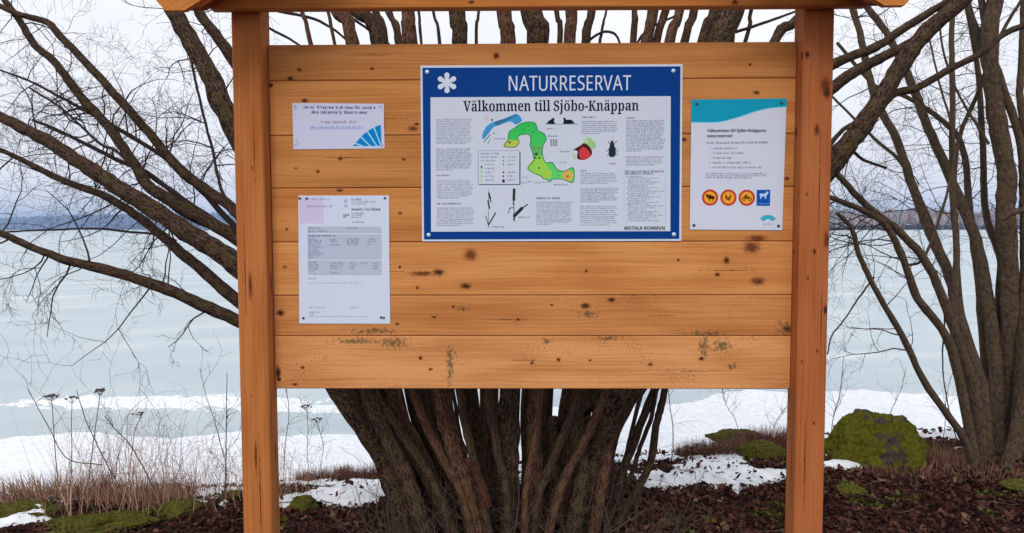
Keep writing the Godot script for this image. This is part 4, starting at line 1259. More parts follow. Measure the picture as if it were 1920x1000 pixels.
		[[Vector3(0.403, -0.080, -0.986), Vector3(0.555, 0.207, -1.017), Vector3(0.616, 0.379, -1.040), Vector3(0.684, 0.553, -1.063), Vector3(0.725, 0.787, -1.089)], 0.016, 0.012]]
	for q in up:
		all.append(stem(t, q[0], q[1] * 0.8, q[2] * (1.3 if q[2] > 0.016 else 1.1), "stem", M.bark if rng.randf() < 0.6 else M.bark_grey))
	# a broken stub low in the middle
	stem(t, [Vector3(-0.198, 0.297, -0.418), Vector3(-0.223, 0.381, -0.432), Vector3(-0.261, 0.460, -0.446), Vector3(-0.302, 0.507, -0.458)], 0.024, 0.015, "broken_stub", M.stub)
	# thin crossing branches seen against the sky above the planks
	for q in [[Vector3(-1.781, 2.966, -1.776), Vector3(-1.639, 2.871, -1.739), Vector3(-1.451, 2.763, -1.702), Vector3(-1.172, 2.532, -1.660)], [Vector3(-1.398, 3.171, -1.893), Vector3(-1.204, 3.007, -1.811), Vector3(-1.015, 2.865, -1.731), Vector3(-0.848, 2.726, -1.650), Vector3(-0.654, 2.412, -1.560)], [Vector3(-1.679, 3.063, -1.983), Vector3(-1.383, 2.980, -1.949), Vector3(-1.161, 2.811, -1.909), Vector3(-1.013, 2.609, -1.867)], [Vector3(0.245, 2.653, -1.787), Vector3(0.444, 2.838, -1.800), Vector3(0.554, 2.851, -1.802), Vector3(0.606, 2.772, -1.799), Vector3(0.725, 2.549, -1.788)], [Vector3(1.313, 2.828, -1.712), Vector3(1.539, 2.914, -1.786), Vector3(1.735, 2.996, -1.861), Vector3(2.007, 3.128, -1.938)], [Vector3(0.672, 2.675, -1.894), Vector3(0.790, 2.904, -1.976), Vector3(1.055, 3.066, -2.055), Vector3(1.254, 3.306, -2.138)], [Vector3(-0.928, 2.681, -1.471), Vector3(-0.975, 2.829, -1.546), Vector3(-1.062, 2.954, -1.618), Vector3(-1.171, 3.169, -1.695)], [Vector3(-0.802, 2.674, -1.573), Vector3(-0.837, 2.857, -1.649), Vector3(-0.903, 2.985, -1.722), Vector3(-1.025, 3.239, -1.801)], [Vector3(0.451, 2.687, -1.792), Vector3(0.489, 2.902, -1.838), Vector3(0.521, 3.033, -1.879), Vector3(0.568, 3.272, -1.926)]]:
		all.insert(11, stem(t, q, 0.011, 0.006, "branch", M.twig_dark))
	stem(t, [Vector3(-2.166, 1.524, -1.490), Vector3(-2.268, 1.563, -1.499), Vector3(-2.437, 1.577, -1.505), Vector3(-2.673, 1.600, -1.512), Vector3(-2.943, 1.594, -1.516), Vector3(-3.180, 1.585, -1.520), Vector3(-3.386, 1.566, -1.525)], 0.009, 0.005, "branch", M.twig_dark)
	# limbs that come out on the right
	var rt := [
		[[Vector3(0.267, -0.080, -0.734), Vector3(0.327, 0.342, -0.800), Vector3(0.506, 0.706, -0.864), Vector3(0.876, 1.107, -0.934), Vector3(1.290, 1.531, -1.005), Vector3(1.668, 1.959, -1.076), Vector3(1.805, 2.115, -1.128), Vector3(1.959, 2.299, -1.182), Vector3(2.107, 2.516, -1.238), Vector3(2.260, 2.701, -1.292), Vector3(2.484, 2.886, -1.348), Vector3(2.820, 3.193, -1.411), Vector3(3.132, 3.552, -1.477)], 0.078, 0.036],
		[[Vector3(0.322, -0.080, -1.035), Vector3(0.388, 0.234, -1.109), Vector3(0.532, 0.642, -1.190), Vector3(0.837, 1.558, -1.300), Vector3(1.290, 2.263, -1.402), Vector3(1.835, 2.574, -1.482), Vector3(2.102, 2.683, -1.548), Vector3(2.327, 2.827, -1.615), Vector3(2.656, 3.025, -1.686), Vector3(3.061, 3.260, -1.760)], 0.05, 0.018],
		[[Vector3(0.342, -0.080, -1.086), Vector3(0.407, 0.222, -1.142), Vector3(0.566, 0.669, -1.208), Vector3(0.774, 1.186, -1.279), Vector3(1.253, 1.964, -1.368), Vector3(1.820, 2.433, -1.441), Vector3(2.013, 2.559, -1.490), Vector3(2.226, 2.664, -1.537), Vector3(2.442, 2.793, -1.587), Vector3(2.662, 3.026, -1.642)], 0.056, 0.022],
		[[Vector3(1.853, 2.123, -1.229), Vector3(2.068, 2.344, -1.270), Vector3(2.228, 2.394, -1.300), Vector3(2.427, 2.506, -1.334), Vector3(2.628, 2.604, -1.367), Vector3(2.800, 2.734, -1.402), Vector3(3.131, 2.849, -1.438)], 0.024, 0.017],
		[[Vector3(1.721, 2.024, -1.372), Vector3(1.854, 2.167, -1.399), Vector3(1.963, 2.232, -1.421), Vector3(2.060, 2.314, -1.443)], 0.014, 0.012],
		[[Vector3(1.378, 1.620, -1.445), Vector3(1.645, 1.973, -1.494), Vector3(1.931, 2.066, -1.528), Vector3(2.057, 2.009, -1.552), Vector3(2.207, 1.962, -1.576)], 0.014, 0.008]]
	for q in rt:
		all.append(stem(t, q[0], q[1], q[2]))
	var b := Buf.new()
	var budget := [5200]
	for k in all.size():
		var out: bool = k < 11 or k >= all.size() - 6
		twigs_along(b, all[k], 0.42 if out else 0.55, 13 if out else 9, 0.50, 0.0046, 3, budget, 1.15)
	kind(obj("twigs", commit(b), M.twig, t), "stuff")
	# thin shoots and dead sticks round the stool
	var sb := Buf.new()
	for k in 190:
		var a := rng.randf_range(-0.72, 0.68)
		var z := (-0.78 + rng.randf_range(-0.35, 0.38)) if k % 2 == 0 else -0.5 + rng.randf_range(-0.08, 0.12)
		var p0 := Vector3(a, ground_y(a, z) - 0.02, z)
		grow(sb, p0, Vector3(a * 0.9 + rng.randf_range(-0.7, 0.7), rng.randf_range(0.5, 1.6), rng.randf_range(-0.1, 0.3)), rng.randf_range(0.15, 0.5), rng.randf_range(0.002, 0.006), 1, 0.02, [10])
	kind(obj("basal_shoots", commit(sb), plain(L(0.095, 0.066, 0.052), 0.9), t), "stuff")

func make_right_shrub() -> void:
	var t := thing("clump_of_trunks", "clump of slender grey-brown leafless trunks beside the mossy boulder at right", "shrub")
	var all := []
	var st := [
		[[Vector3(3.366, -0.080, -2.130), Vector3(3.441, 0.555, -2.202), Vector3(3.463, 1.313, -2.279), Vector3(3.465, 1.696, -2.335), Vector3(3.497, 2.007, -2.388), Vector3(3.452, 2.362, -2.442), Vector3(3.429, 2.760, -2.499), Vector3(3.449, 3.085, -2.553), Vector3(3.509, 3.294, -2.600), Vector3(3.570, 3.908, -2.670), Vector3(3.615, 4.933, -2.763)], 0.085, 0.06],
		[[Vector3(3.325, -0.080, -2.180), Vector3(3.414, 0.771, -2.291), Vector3(3.509, 1.620, -2.402), Vector3(3.573, 2.173, -2.496), Vector3(3.505, 2.581, -2.580), Vector3(3.467, 2.957, -2.663), Vector3(3.426, 3.219, -2.740), Vector3(3.376, 3.611, -2.824), Vector3(3.290, 4.221, -2.919)], 0.05, 0.026],
		[[Vector3(3.187, -0.080, -2.027), Vector3(3.207, 0.418, -2.130), Vector3(3.097, 0.934, -2.233), Vector3(3.075, 1.233, -2.324), Vector3(2.980, 1.542, -2.415), Vector3(2.889, 1.900, -2.509), Vector3(2.810, 2.260, -2.603), Vector3(2.679, 2.606, -2.695), Vector3(2.601, 3.119, -2.798), Vector3(2.545, 3.477, -2.892), Vector3(2.495, 3.929, -2.992)], 0.06, 0.024],
		[[Vector3(3.295, -0.080, -2.079), Vector3(3.349, 0.554, -2.204), Vector3(3.348, 1.078, -2.322), Vector3(3.321, 1.502, -2.434), Vector3(3.219, 1.901, -2.544), Vector3(3.079, 2.355, -2.656), Vector3(2.965, 2.782, -2.768), Vector3(2.847, 3.139, -2.875), Vector3(2.735, 3.369, -2.975), Vector3(2.583, 3.710, -3.081)], 0.065, 0.024],
		[[Vector3(3.138, -0.080, -1.927), Vector3(3.061, 0.371, -2.015), Vector3(2.991, 0.876, -2.106), Vector3(3.040, 1.431, -2.202), Vector3(3.050, 1.887, -2.292), Vector3(3.094, 2.471, -2.390), Vector3(3.127, 3.030, -2.486), Vector3(3.180, 3.761, -2.591)], 0.034, 0.02],
		[[Vector3(3.411, -0.082, -2.281), Vector3(3.429, 0.508, -2.427), Vector3(3.456, 1.053, -2.570), Vector3(3.456, 1.704, -2.719), Vector3(3.470, 2.214, -2.860), Vector3(3.385, 2.451, -2.985), Vector3(3.145, 2.672, -3.106), Vector3(2.938, 2.792, -3.223), Vector3(2.675, 3.181, -3.353)], 0.042, 0.016],
		[[Vector3(3.102, -0.080, -1.926), Vector3(3.044, 0.444, -1.947), Vector3(2.895, 0.897, -1.963), Vector3(2.718, 1.331, -1.978), Vector3(2.505, 1.577, -1.981), Vector3(2.308, 1.728, -1.979), Vector3(2.074, 1.972, -1.983), Vector3(1.942, 2.122, -1.982)], 0.05, 0.02],
		[[Vector3(3.033, -0.080, -1.875), Vector3(2.846, 0.779, -1.906), Vector3(2.613, 1.114, -1.907), Vector3(2.527, 1.335, -1.904), Vector3(2.385, 1.605, -1.902), Vector3(2.201, 1.719, -1.892), Vector3(2.018, 1.789, -1.879), Vector3(1.830, 1.866, -1.866)], 0.042, 0.016],
		[[Vector3(2.983, -0.080, -1.824), Vector3(2.882, 0.204, -1.803), Vector3(2.630, 0.537, -1.782), Vector3(2.436, 0.892, -1.763), Vector3(2.238, 1.207, -1.742), Vector3(2.125, 1.415, -1.716), Vector3(2.060, 1.585, -1.689), Vector3(1.950, 1.686, -1.657)], 0.034, 0.015],
		[[Vector3(3.337, -0.080, -1.979), Vector3(3.454, 0.576, -2.103), Vector3(3.554, 1.240, -2.228), Vector3(3.605, 1.773, -2.344), Vector3(3.640, 2.207, -2.454), Vector3(3.563, 2.656, -2.564), Vector3(3.501, 3.079, -2.672), Vector3(3.476, 3.761, -2.796)], 0.06, 0.024],
		[[Vector3(3.463, -0.080, -2.081), Vector3(3.625, 0.558, -2.186), Vector3(3.734, 1.388, -2.300), Vector3(3.707, 1.969, -2.399), Vector3(3.658, 2.486, -2.494), Vector3(3.714, 2.896, -2.584), Vector3(3.795, 3.720, -2.698)], 0.05, 0.024],
		[[Vector3(3.598, -0.089, -2.383), Vector3(3.689, 0.489, -2.517), Vector3(3.678, 1.291, -2.661), Vector3(3.622, 1.705, -2.784), Vector3(3.655, 2.347, -2.920), Vector3(3.670, 3.013, -3.057), Vector3(3.559, 3.922, -3.207)], 0.045, 0.02],
		[[Vector3(3.499, -0.089, -2.382), Vector3(3.572, 0.230, -2.568), Vector3(3.495, 0.694, -2.759), Vector3(3.406, 1.362, -2.962), Vector3(3.195, 2.071, -3.165), Vector3(3.011, 2.361, -3.346), Vector3(2.717, 2.761, -3.531)], 0.036, 0.012],
		[[Vector3(3.573, -0.080, -2.183), Vector3(3.782, 0.764, -2.333), Vector3(4.057, 1.500, -2.478), Vector3(4.258, 2.305, -2.626), Vector3(4.424, 3.347, -2.786)], 0.055, 0.03],
		[[Vector3(3.126, -0.080, -1.776), Vector3(3.408, 0.986, -1.839), Vector3(3.690, 1.686, -1.882), Vector3(3.937, 2.562, -1.934)], 0.05, 0.025],
		[[Vector3(3.592, 1.681, -1.981), Vector3(3.425, 1.718, -1.997), Vector3(3.292, 1.690, -2.010), Vector3(3.232, 1.647, -2.024)], 0.026, 0.018],
		[[Vector3(3.317, -0.080, -2.180), Vector3(3.295, 0.454, -2.309), Vector3(3.223, 1.066, -2.442), Vector3(3.255, 2.106, -2.601), Vector3(3.483, 2.609, -2.732), Vector3(3.750, 3.130, -2.865), Vector3(4.033, 3.499, -2.990)], 0.03, 0.014],
		[[Vector3(2.578, 1.330, -1.997), Vector3(2.789, 1.435, -2.118), Vector3(3.045, 2.113, -2.272), Vector3(3.000, 2.668, -2.415), Vector3(2.988, 3.048, -2.549)], 0.013, 0.008],
		[[Vector3(3.376, 2.203, -2.407), Vector3(3.272, 2.425, -2.468), Vector3(3.186, 2.651, -2.530), Vector3(3.129, 2.942, -2.595), Vector3(3.127, 3.237, -2.662)], 0.015, 0.008],
		[[Vector3(2.336, 1.262, -1.940), Vector3(2.216, 1.121, -1.905), Vector3(2.097, 0.965, -1.870), Vector3(2.015, 0.880, -1.839), Vector3(1.975, 0.761, -1.807)], 0.008, 0.005],
		[[Vector3(2.832, 1.112, -1.988), Vector3(2.847, 0.966, -1.993), Vector3(2.839, 0.673, -1.989), Vector3(2.883, 0.379, -1.986), Vector3(2.952, 0.119, -1.985)], 0.008, 0.004]]
	for q in st:
		all.append(stem(t, q[0], q[1] * 0.8, q[2] * 0.85, "stem", M.bark_smooth))
	var b := Buf.new()
	var budget := [5200]
	for k in all.size():
		twigs_along(b, all[k], 0.35, 14, 0.52, 0.0046, 3, budget, 0.75)
	kind(obj("twigs", commit(b), M.twig, t), "stuff")

# ---------------------------------------------------------------- stones and moss
func mossy(p: Vector3) -> float:   # how much of the boulder's surface is moss at this point
	return clampf(0.92 + 1.5 * noise_a.get_noise_3d(p.x * 3.4 + 2.0, p.y * 3.4, p.z * 3.4) + 0.5 * noise_b.get_noise_3d(p.x * 16.0, p.y * 16.0, p.z * 16.0) - (0.5 if p.y > 0.335 else 0.0) - 0.9 * exp(-Vector2((p.x + 0.01) / 0.10, (p.y - 0.13) / 0.05).length_squared()), 0, 1)

func mound(rx: float, ry: float, rz: float, sd: float, rough: float, square := 1.0, detail := 1) -> ArrayMesh:
	var b := Buf.new()
	var R := 22 * detail
	var S := 40 * detail
	for k in R + 1:
		var a := PI * 0.62 * k / R
		for j in S:
			var u := TAU * j / S
			var d := Vector3(sin(a) * cos(u), cos(a), sin(a) * sin(u))
			var e := Vector3(signf(d.x) * pow(absf(d.x), square), d.y, signf(d.z) * pow(absf(d.z), square))
			var f := 1.0 + rough * noise_a.get_noise_3d(d.x * 1.1 + sd, d.y * 1.1, d.z * 1.1) + rough * 0.25 * noise_b.get_noise_3d(d.x * 7.0 + sd, d.y * 7.0, d.z * 7.0)
			b.v.append(Vector3(e.x * rx, e.y * ry, e.z * rz) * f)
			b.uv.append(Vector2(float(j) / S * 3.0, float(k) / R * 1.2))
			b.n.append(Vector3(d.x / rx, d.y / ry, d.z / rz).normalized())
			if detail > 1:
				var pp := b.v[-1]
				var g := 0.5 + 0.5 * noise_b.get_noise_3d(pp.x * 30.0, pp.y * 30.0, pp.z * 30.0)
				b.c.append(Color(0.055, 0.046, 0.038).lerp(Color(0.125, 0.108, 0.092), g).lerp(Color(0.085, 0.092, 0.012).lerp(Color(0.175, 0.175, 0.022), g), smoothstep(0.35, 0.6, mossy(pp))))
	for k in R:
		for j in S:
			b.quad(k * S + j, k * S + (j + 1) % S, (k + 1) * S + (j + 1) % S, (k + 1) * S + j)
	for q in b.n.size():
		b.n[q] = Vector3.ZERO
	for q in range(0, b.i.size(), 3):
		var n := (b.v[b.i[q + 2]] - b.v[b.i[q]]).cross(b.v[b.i[q + 1]] - b.v[b.i[q]])
		for j in 3:
			b.n[b.i[q + j]] += n
	for q in b.n.size():
		b.n[q] = b.n[q].normalized()
	return commit(b)

func fuzz(t: Node3D, mesh: ArrayMesh, count: int, size: float, dry: float, patchy := false) -> void:
	var a := mesh.surface_get_arrays(0)
	var v: PackedVector3Array = a[Mesh.ARRAY_VERTEX]
	var nn: PackedVector3Array = a[Mesh.ARRAY_NORMAL]
	var b := Buf.new()
	for k in count:
		var q := rng.randi_range(0, v.size() - 1)
		if nn[q].y < -0.1 or v[q].y < -0.05 or noise_a.get_noise_3d(v[q].x * 7.0 + size * 900.0, v[q].y * 7.0, v[q].z * 7.0) < -0.12 + 0.2 * (0.5 - nn[q].y):
			continue
		if patchy and mossy(v[q]) < 0.55:
			continue
		var jit := Vector3(rng.randf_range(-1, 1), rng.randf_range(-1, 1), rng.randf_range(-1, 1))
		var p := v[q] + (jit - nn[q] * jit.dot(nn[q])) * 0.03
		var d := (nn[q] + jit * 0.8).normalized() * size * rng.randf_range(0.5, 1.3)
		var s := d.cross(jit).normalized() * size * 0.16
		var c := Color(0.055, 0.062, 0.010).lerp(Color(0.20, 0.20, 0.026), rng.randf())
		if rng.randf() < dry:
			c = Color(0.16, 0.10, 0.05)
		var i0 := b.v.size()
		for w in [p - s, p + s, p + d]:
			b.v.append(w)
			b.n.append((nn[q] + d.normalized() * 0.3).normalized())
			b.uv.append(Vector2.ZERO)
			b.c.append(c)
		b.i.append_array(PackedInt32Array([i0, i0 + 1, i0 + 2]))
	kind(obj("moss_fuzz", commit(b), M.blade, t), "stuff")

func make_stones() -> void:
	var t := thing("mossy_boulder", "big rounded boulder thick with green moss between right post and clump of trunks", "boulder", Vector3(2.429, -0.054, -2.028))
	var m := mound(0.345, 0.36, 0.26, 3.3, 0.2, 0.92, 4)
	obj("rock", m, boulder_skin(), t)
	fuzz(t, m, 22000, 0.009, 0.08, true)
	var list := [
		[Vector3(-1.955, -0.001, -1.037), 0.125, 0.075, 0.10, "dome-shaped mossy stone left of the left post, below the dry stalks", 1500],
		[Vector3(-1.787, -0.034, -1.328), 0.06, 0.05, 0.06, "small bright mossy stone half hidden behind the left post", 700],
		[Vector3(-1.287, 0.010, -1.097), 0.085, 0.062, 0.07, "small round mossy stone sitting in snow just right of left post", 900],
		[Vector3(1.634, -0.013, -2.059), 0.17, 0.12, 0.12, "low mossy stone above the snow patch left of the right post", 1500],
		[Vector3(1.646, -0.059, -2.658), 0.21, 0.062, 0.12, "flat green moss-covered stone farthest back, left of the right post", 1500],
		[Vector3(1.937, 0.018, -1.364), 0.09, 0.03, 0.07, "flat yellowish moss cushion in the litter beside the right post", 800],
		[Vector3(2.947, 0.041, -1.380), 0.10, 0.035, 0.07, "yellow-green moss cushion at the right edge under the trunks", 800]]
	for q in list:
		var o := thing("mossy_stone", q[4], "mossy stone", q[0], "mossy stones on the bank")
		var mm := mound(q[1], q[2], q[3], rng.randf() * 30.0, 0.3)
		obj("rock", mm, M.moss_ground, o)
		fuzz(o, mm, q[5], 0.014, 0.12)
	var o2 := thing("moss_bank", "long bank of green and yellow moss at the lower left corner", "moss bank", Vector3(-2.360, -0.010, -0.861))
	var m2 := mound(0.34, 0.055, 0.13, 8.0, 0.6)
	o2.rotation.y = 0.3
	obj("hummock", m2, M.moss_ground, o2)
	fuzz(o2, m2, 5000, 0.017, 0.25)
	var o3 := thing("moss_bank", "small moss hummock at the left edge under the dry grass", "moss bank", Vector3(-2.848, -0.002, -0.994))
	var m3 := mound(0.25, 0.07, 0.12, 18.0, 0.4)
	obj("hummock", m3, M.moss_ground, o3)
	fuzz(o3, m3, 3000, 0.016, 0.25)

# ---------------------------------------------------------------- plants
func blade(b: Buf, p: Vector3, d: Vector3, length: float, w: float, bend: float, c: Color) -> void:
	var side := d.cross(Vector3(rng.randf_range(-1, 1), 0.1, rng.randf_range(-1, 1))).normalized() * w
	var out := Vector3(rng.randf_range(-1, 1), 0, rng.randf_range(-1, 1)).normalized()
	var s := b.v.size()
	for k in 4:
		var f := k / 3.0
		var q := p + d * length * f + out * bend * length * f * f - Vector3(0, bend * 0.4 * length * f * f, 0)
		var ww := side * (1.0 - 0.85 * f)
		for e in [-1.0, 1.0]:
			b.v.append(q + ww * e)
			b.n.append((Vector3(0, 0.6, 0.5) + out * 0.3).normalized())
			b.uv.append(Vector2.ZERO)
			b.c.append(c)
	for k in 3:
		b.quad(s + k * 2, s + k * 2 + 1, s + k * 2 + 3, s + k * 2 + 2)

func tuft(called: String, label: String, at: Vector3, r: float, count: int, high: float, colors: Array, spread := 0.5) -> void:
	var b := Buf.new()
	for k in count:
		var a := rng.randf() * TAU
		var rr := r * sqrt(rng.randf())
		var x := at.x + cos(a) * rr
		var z := at.z + sin(a) * rr * 0.6
		var d := Vector3(cos(a) * spread * rng.randf(), 1.0, sin(a) * spread * rng.randf()).normalized()
		var c: Color = colors[rng.randi_range(0, colors.size() - 1)]
		blade(b, Vector3(x - at.x, top_y(x, z) - at.y, z - at.z), d, high * rng.randf_range(0.4, 1.15), rng.randf_range(0.0012, 0.0030), rng.randf_range(0.0, 0.5), c * rng.randf_range(0.7, 1.2))
	var o := obj(called, commit(b), M.blade)
	o.position = at
	tag(o, label, "grass tuft", "grass tufts on the bank")

func dry_stalk(label: String, ctrl: Array, r0: float, r1: float, heads: int, mat: Material, called := "dry_stalk", shoots := 0, group := "") -> void:
	var base: Vector3 = ctrl[0]
	var t := thing(called, label, "dry stalk", base, "dry stalks of the kind " + called.replace("_", " "))
	var loc := []
	for p in ctrl:
		loc.append(p - base)
	var p := stem(t, loc, r0, r1, "stalk", mat)
	if shoots > 0:
		var b := Buf.new()
		var bud := [shoots * 4]
		for k in shoots:
			var q := int(rng.randf_range(0.3, 0.95) * (p.size() - 1))
			grow(b, p[q], Vector3(rng.randf_range(-1, 1), rng.randf_range(0.6, 1.4), rng.randf_range(-0.6, 0.6)), rng.randf_range(0.10, 0.26), 0.0016, 1, 0.0, bud)
		kind(obj("side_shoots", commit(b), mat, t), "stuff")
	if heads > 0:
		var b := Buf.new()
		var top: Vector3 = p[-1]
		for k in heads:
			var a := TAU * k / heads + rng.randf() * 0.4
			var rr := rng.randf_range(0.25, 1.0)
			var tip := top + Vector3(cos(a) * 0.042 * rr, 0.034 - 0.010 * rr + rng.randf() * 0.008, sin(a) * 0.042 * rr)
			tube(b, PackedVector3Array([top, top.lerp(tip, 0.55) - Vector3(0, 0.006, 0), tip]), PackedFloat32Array([0.0013, 0.001, 0.001]), 3)
			for j in 7:
				var e := tip + Vector3(rng.randf_range(-1, 1), rng.randf_range(-0.3, 0.8), rng.randf_range(-1, 1)) * 0.010
				tube(b, PackedVector3Array([tip, tip.lerp(e, 0.5), e]), PackedFloat32Array([0.0015, 0.004, 0.0015]), 5)
		obj("seed_head", commit(b), plain(L(0.11, 0.085, 0.075), 0.9), t)

func make_plants() -> void:
	var tan := Color(0.36, 0.25, 0.15)
	var pink := Color(0.33, 0.175, 0.13)
	var red := Color(0.13, 0.05, 0.045)
	var straw := Color(0.46, 0.36, 0.24)
	# the thicket of fine dry stalks along the left bank
	var b := Buf.new()
	var tw := Buf.new()
	for k in 850:
		var px := rng.randf()
		var x := lerpf(-2.65, -1.30, pow(px, 1.25))
		var z := edge_z(x) - rng.randf_range(-0.05, 0.75)
		var y := top_y(x, z)
		var tall := lerpf(0.74, 0.26, pow(px, 0.9)) * rng.randf_range(0.3, 1.2)
		var c: Color = [tan, pink, pink, straw, red][rng.randi_range(0, 4)]
		blade(b, Vector3(x, y - 0.01, z), Vector3(rng.randf_range(-0.3, 0.3), 1, rng.randf_range(-0.25, 0.25)).normalized(), tall, rng.randf_range(0.0009, 0.0019), rng.randf_range(0.0, 0.4), c * rng.randf_range(0.7, 1.2))
		if k % 13 == 0:
			grow(tw, Vector3(x, y, z), Vector3(rng.randf_range(-0.35, 0.35), 1, rng.randf_range(-0.2, 0.2)), tall * 1.1, 0.0016, 2, 0.0, [9])
	var o := obj("dry_grass", commit(b), M.blade)
	tag(o, "thicket of pinkish and tan dry grass along the snowy left bank", "dry grass")
	kind(o, "stuff")
	var o2 := obj("dry_herb_stems", commit(tw), plain(L(0.22, 0.13, 0.105), 0.9))
	tag(o2, "fine branching reddish dead herb stems among the dry grass at left", "dry stems")
	kind(o2, "stuff")
	var brown := plain(L(0.13, 0.085, 0.07), 0.9)
	var darkst := plain(L(0.06, 0.045, 0.045), 0.9)
	dry_stalk("dry umbel seed head standing farthest left above the grass", [Vector3(-2.917, -0.127, -1.437), Vector3(-2.943, 0.172, -1.454), Vector3(-2.956, 0.371, -1.464), Vector3(-2.969, 0.530, -1.473)], 0.0035, 0.0022, 11, brown, "dried_umbel")
	dry_stalk("smallest dry umbel seed head, between the two taller ones", [Vector3(-2.954, -0.169, -1.585), Vector3(-2.940, 0.122, -1.601), Vector3(-2.943, 0.328, -1.612), Vector3(-2.939, 0.479, -1.621)], 0.003, 0.002, 8, brown, "dried_umbel")
	dry_stalk("tallest dry umbel seed head, right of the other two", [Vector3(-2.726, -0.091, -1.392), Vector3(-2.686, 0.221, -1.410), Vector3(-2.660, 0.417, -1.421), Vector3(-2.636, 0.574, -1.430)], 0.0036, 0.0022, 12, brown, "dried_umbel")
	dry_stalk("pale ragged seed head leaning over the snow right of the umbels", [Vector3(-2.533, -0.097, -1.494), Vector3(-2.506, 0.121, -1.507), Vector3(-2.479, 0.322, -1.519), Vector3(-2.445, 0.406, -1.524)], 0.003, 0.0018, 7, brown, "dried_umbel")
	dry_stalk("long dark bare stalk leaning left, from beside the mossy stone", [Vector3(-2.381, -0.068, -1.298), Vector3(-2.539, 0.145, -1.341), Vector3(-2.688, 0.394, -1.386), Vector3(-2.781, 0.604, -1.430)], 0.004, 0.002, 0, darkst, "bare_stalk", 4)
	dry_stalk("dark bare stalk bending over towards the upper left, nearest the stone", [Vector3(-2.183, -0.033, -1.253), Vector3(-2.297, 0.164, -1.287), Vector3(-2.407, 0.316, -1.319), Vector3(-2.501, 0.389, -1.347), Vector3(-2.580, 0.463, -1.375)], 0.0045, 0.002, 0, darkst, "bare_stalk", 3)
	dry_stalk("thin forked dark stalk at far left reaching across the grass", [Vector3(-2.567, 0.182, -1.309), Vector3(-2.792, 0.213, -1.333), Vector3(-2.921, 0.399, -1.366), Vector3(-3.003, 0.506, -1.396), Vector3(-3.079, 0.615, -1.426)], 0.0035, 0.0016, 0, darkst, "bare_stalk", 3)
	dry_stalk("upright dark sapling with side shoots just left of the left post", [Vector3(-1.833, -0.095, -1.304), Vector3(-1.827, 0.149, -1.335), Vector3(-1.831, 0.401, -1.365), Vector3(-1.834, 0.721, -1.400)], 0.0055, 0.002, 0, darkst, "sapling", 9)
	dry_stalk("thin curved sapling leaning away on the left of the upright one", [Vector3(-1.830, 0.219, -1.322), Vector3(-1.892, 0.401, -1.364), Vector3(-1.971, 0.587, -1.407), Vector3(-2.022, 0.743, -1.448)], 0.0028, 0.0014, 0, brown, "sapling", 5)
	dry_stalk("slender stem seen between left post and the shrub", [Vector3(-1.645, -0.108, -1.807), Vector3(-1.634, 0.125, -1.820), Vector3(-1.608, 0.340, -1.832), Vector3(-1.623, 0.519, -1.842), Vector3(-1.647, 0.662, -1.850)], 0.0032, 0.002, 0, brown, "sapling", 4)
	dry_stalk("dry weed with dark seed spikes behind the left post", [Vector3(-1.568, -0.122, -2.108), Vector3(-1.576, 0.030, -2.116), Vector3(-1.572, 0.183, -2.125), Vector3(-1.579, 0.297, -2.131)], 0.0022, 0.0016, 9, darkst, "seed_weed", 5)
	dry_stalk("dry weed with dark seed spikes nearer the shrub's left limb", [Vector3(-1.484, -0.122, -2.109), Vector3(-1.461, 0.030, -2.118), Vector3(-1.484, 0.137, -2.123), Vector3(-1.499, 0.202, -2.127)], 0.0022, 0.0016, 9, darkst, "seed_weed", 6)
	dry_stalk("twiggy sapling against the snow left of the right post", [Vector3(1.129, -0.184, -2.543), Vector3(1.136, 0.053, -2.590), Vector3(1.119, 0.210, -2.632), Vector3(1.101, 0.454, -2.679)], 0.004, 0.0024, 0, darkst, "sapling", 7)
	dry_stalk("fine bushy sapling between the snow patch and the board's lower edge", [Vector3(1.709, -0.177, -2.652), Vector3(1.656, 0.066, -2.698), Vector3(1.590, 0.184, -2.737), Vector3(1.558, 0.346, -2.779)], 0.003, 0.0016, 0, brown, "sapling", 12)
	dry_stalk("bare sapling leaning right, close to the right post's inner side", [Vector3(1.827, -0.112, -2.457), Vector3(1.876, 0.089, -2.469), Vector3(1.949, 0.210, -2.477), Vector3(2.071, 0.331, -2.485)], 0.003, 0.0016, 0, brown, "sapling", 8)
	dry_stalk("dark twisted sapling just right of the right post", [Vector3(2.349, -0.146, -2.563), Vector3(2.381, 0.092, -2.610), Vector3(2.450, 0.291, -2.655), Vector3(2.495, 0.576, -2.705)], 0.004, 0.002, 0, darkst, "sapling", 10)
	dry_stalk("thin reddish sapling behind the boulder's right shoulder", [Vector3(3.142, -0.116, -2.476), Vector3(3.171, 0.086, -2.487), Vector3(3.187, 0.329, -2.501), Vector3(3.244, 0.530, -2.513)], 0.003, 0.0016, 0, brown, "sapling", 8)
	dry_stalk("fine upright twig rising from behind the boulder", [Vector3(2.778, -0.024, -2.576), Vector3(2.819, 0.182, -2.588), Vector3(2.894, 0.347, -2.598), Vector3(2.935, 0.511, -2.608)], 0.0026, 0.0014, 0, brown, "sapling", 6)
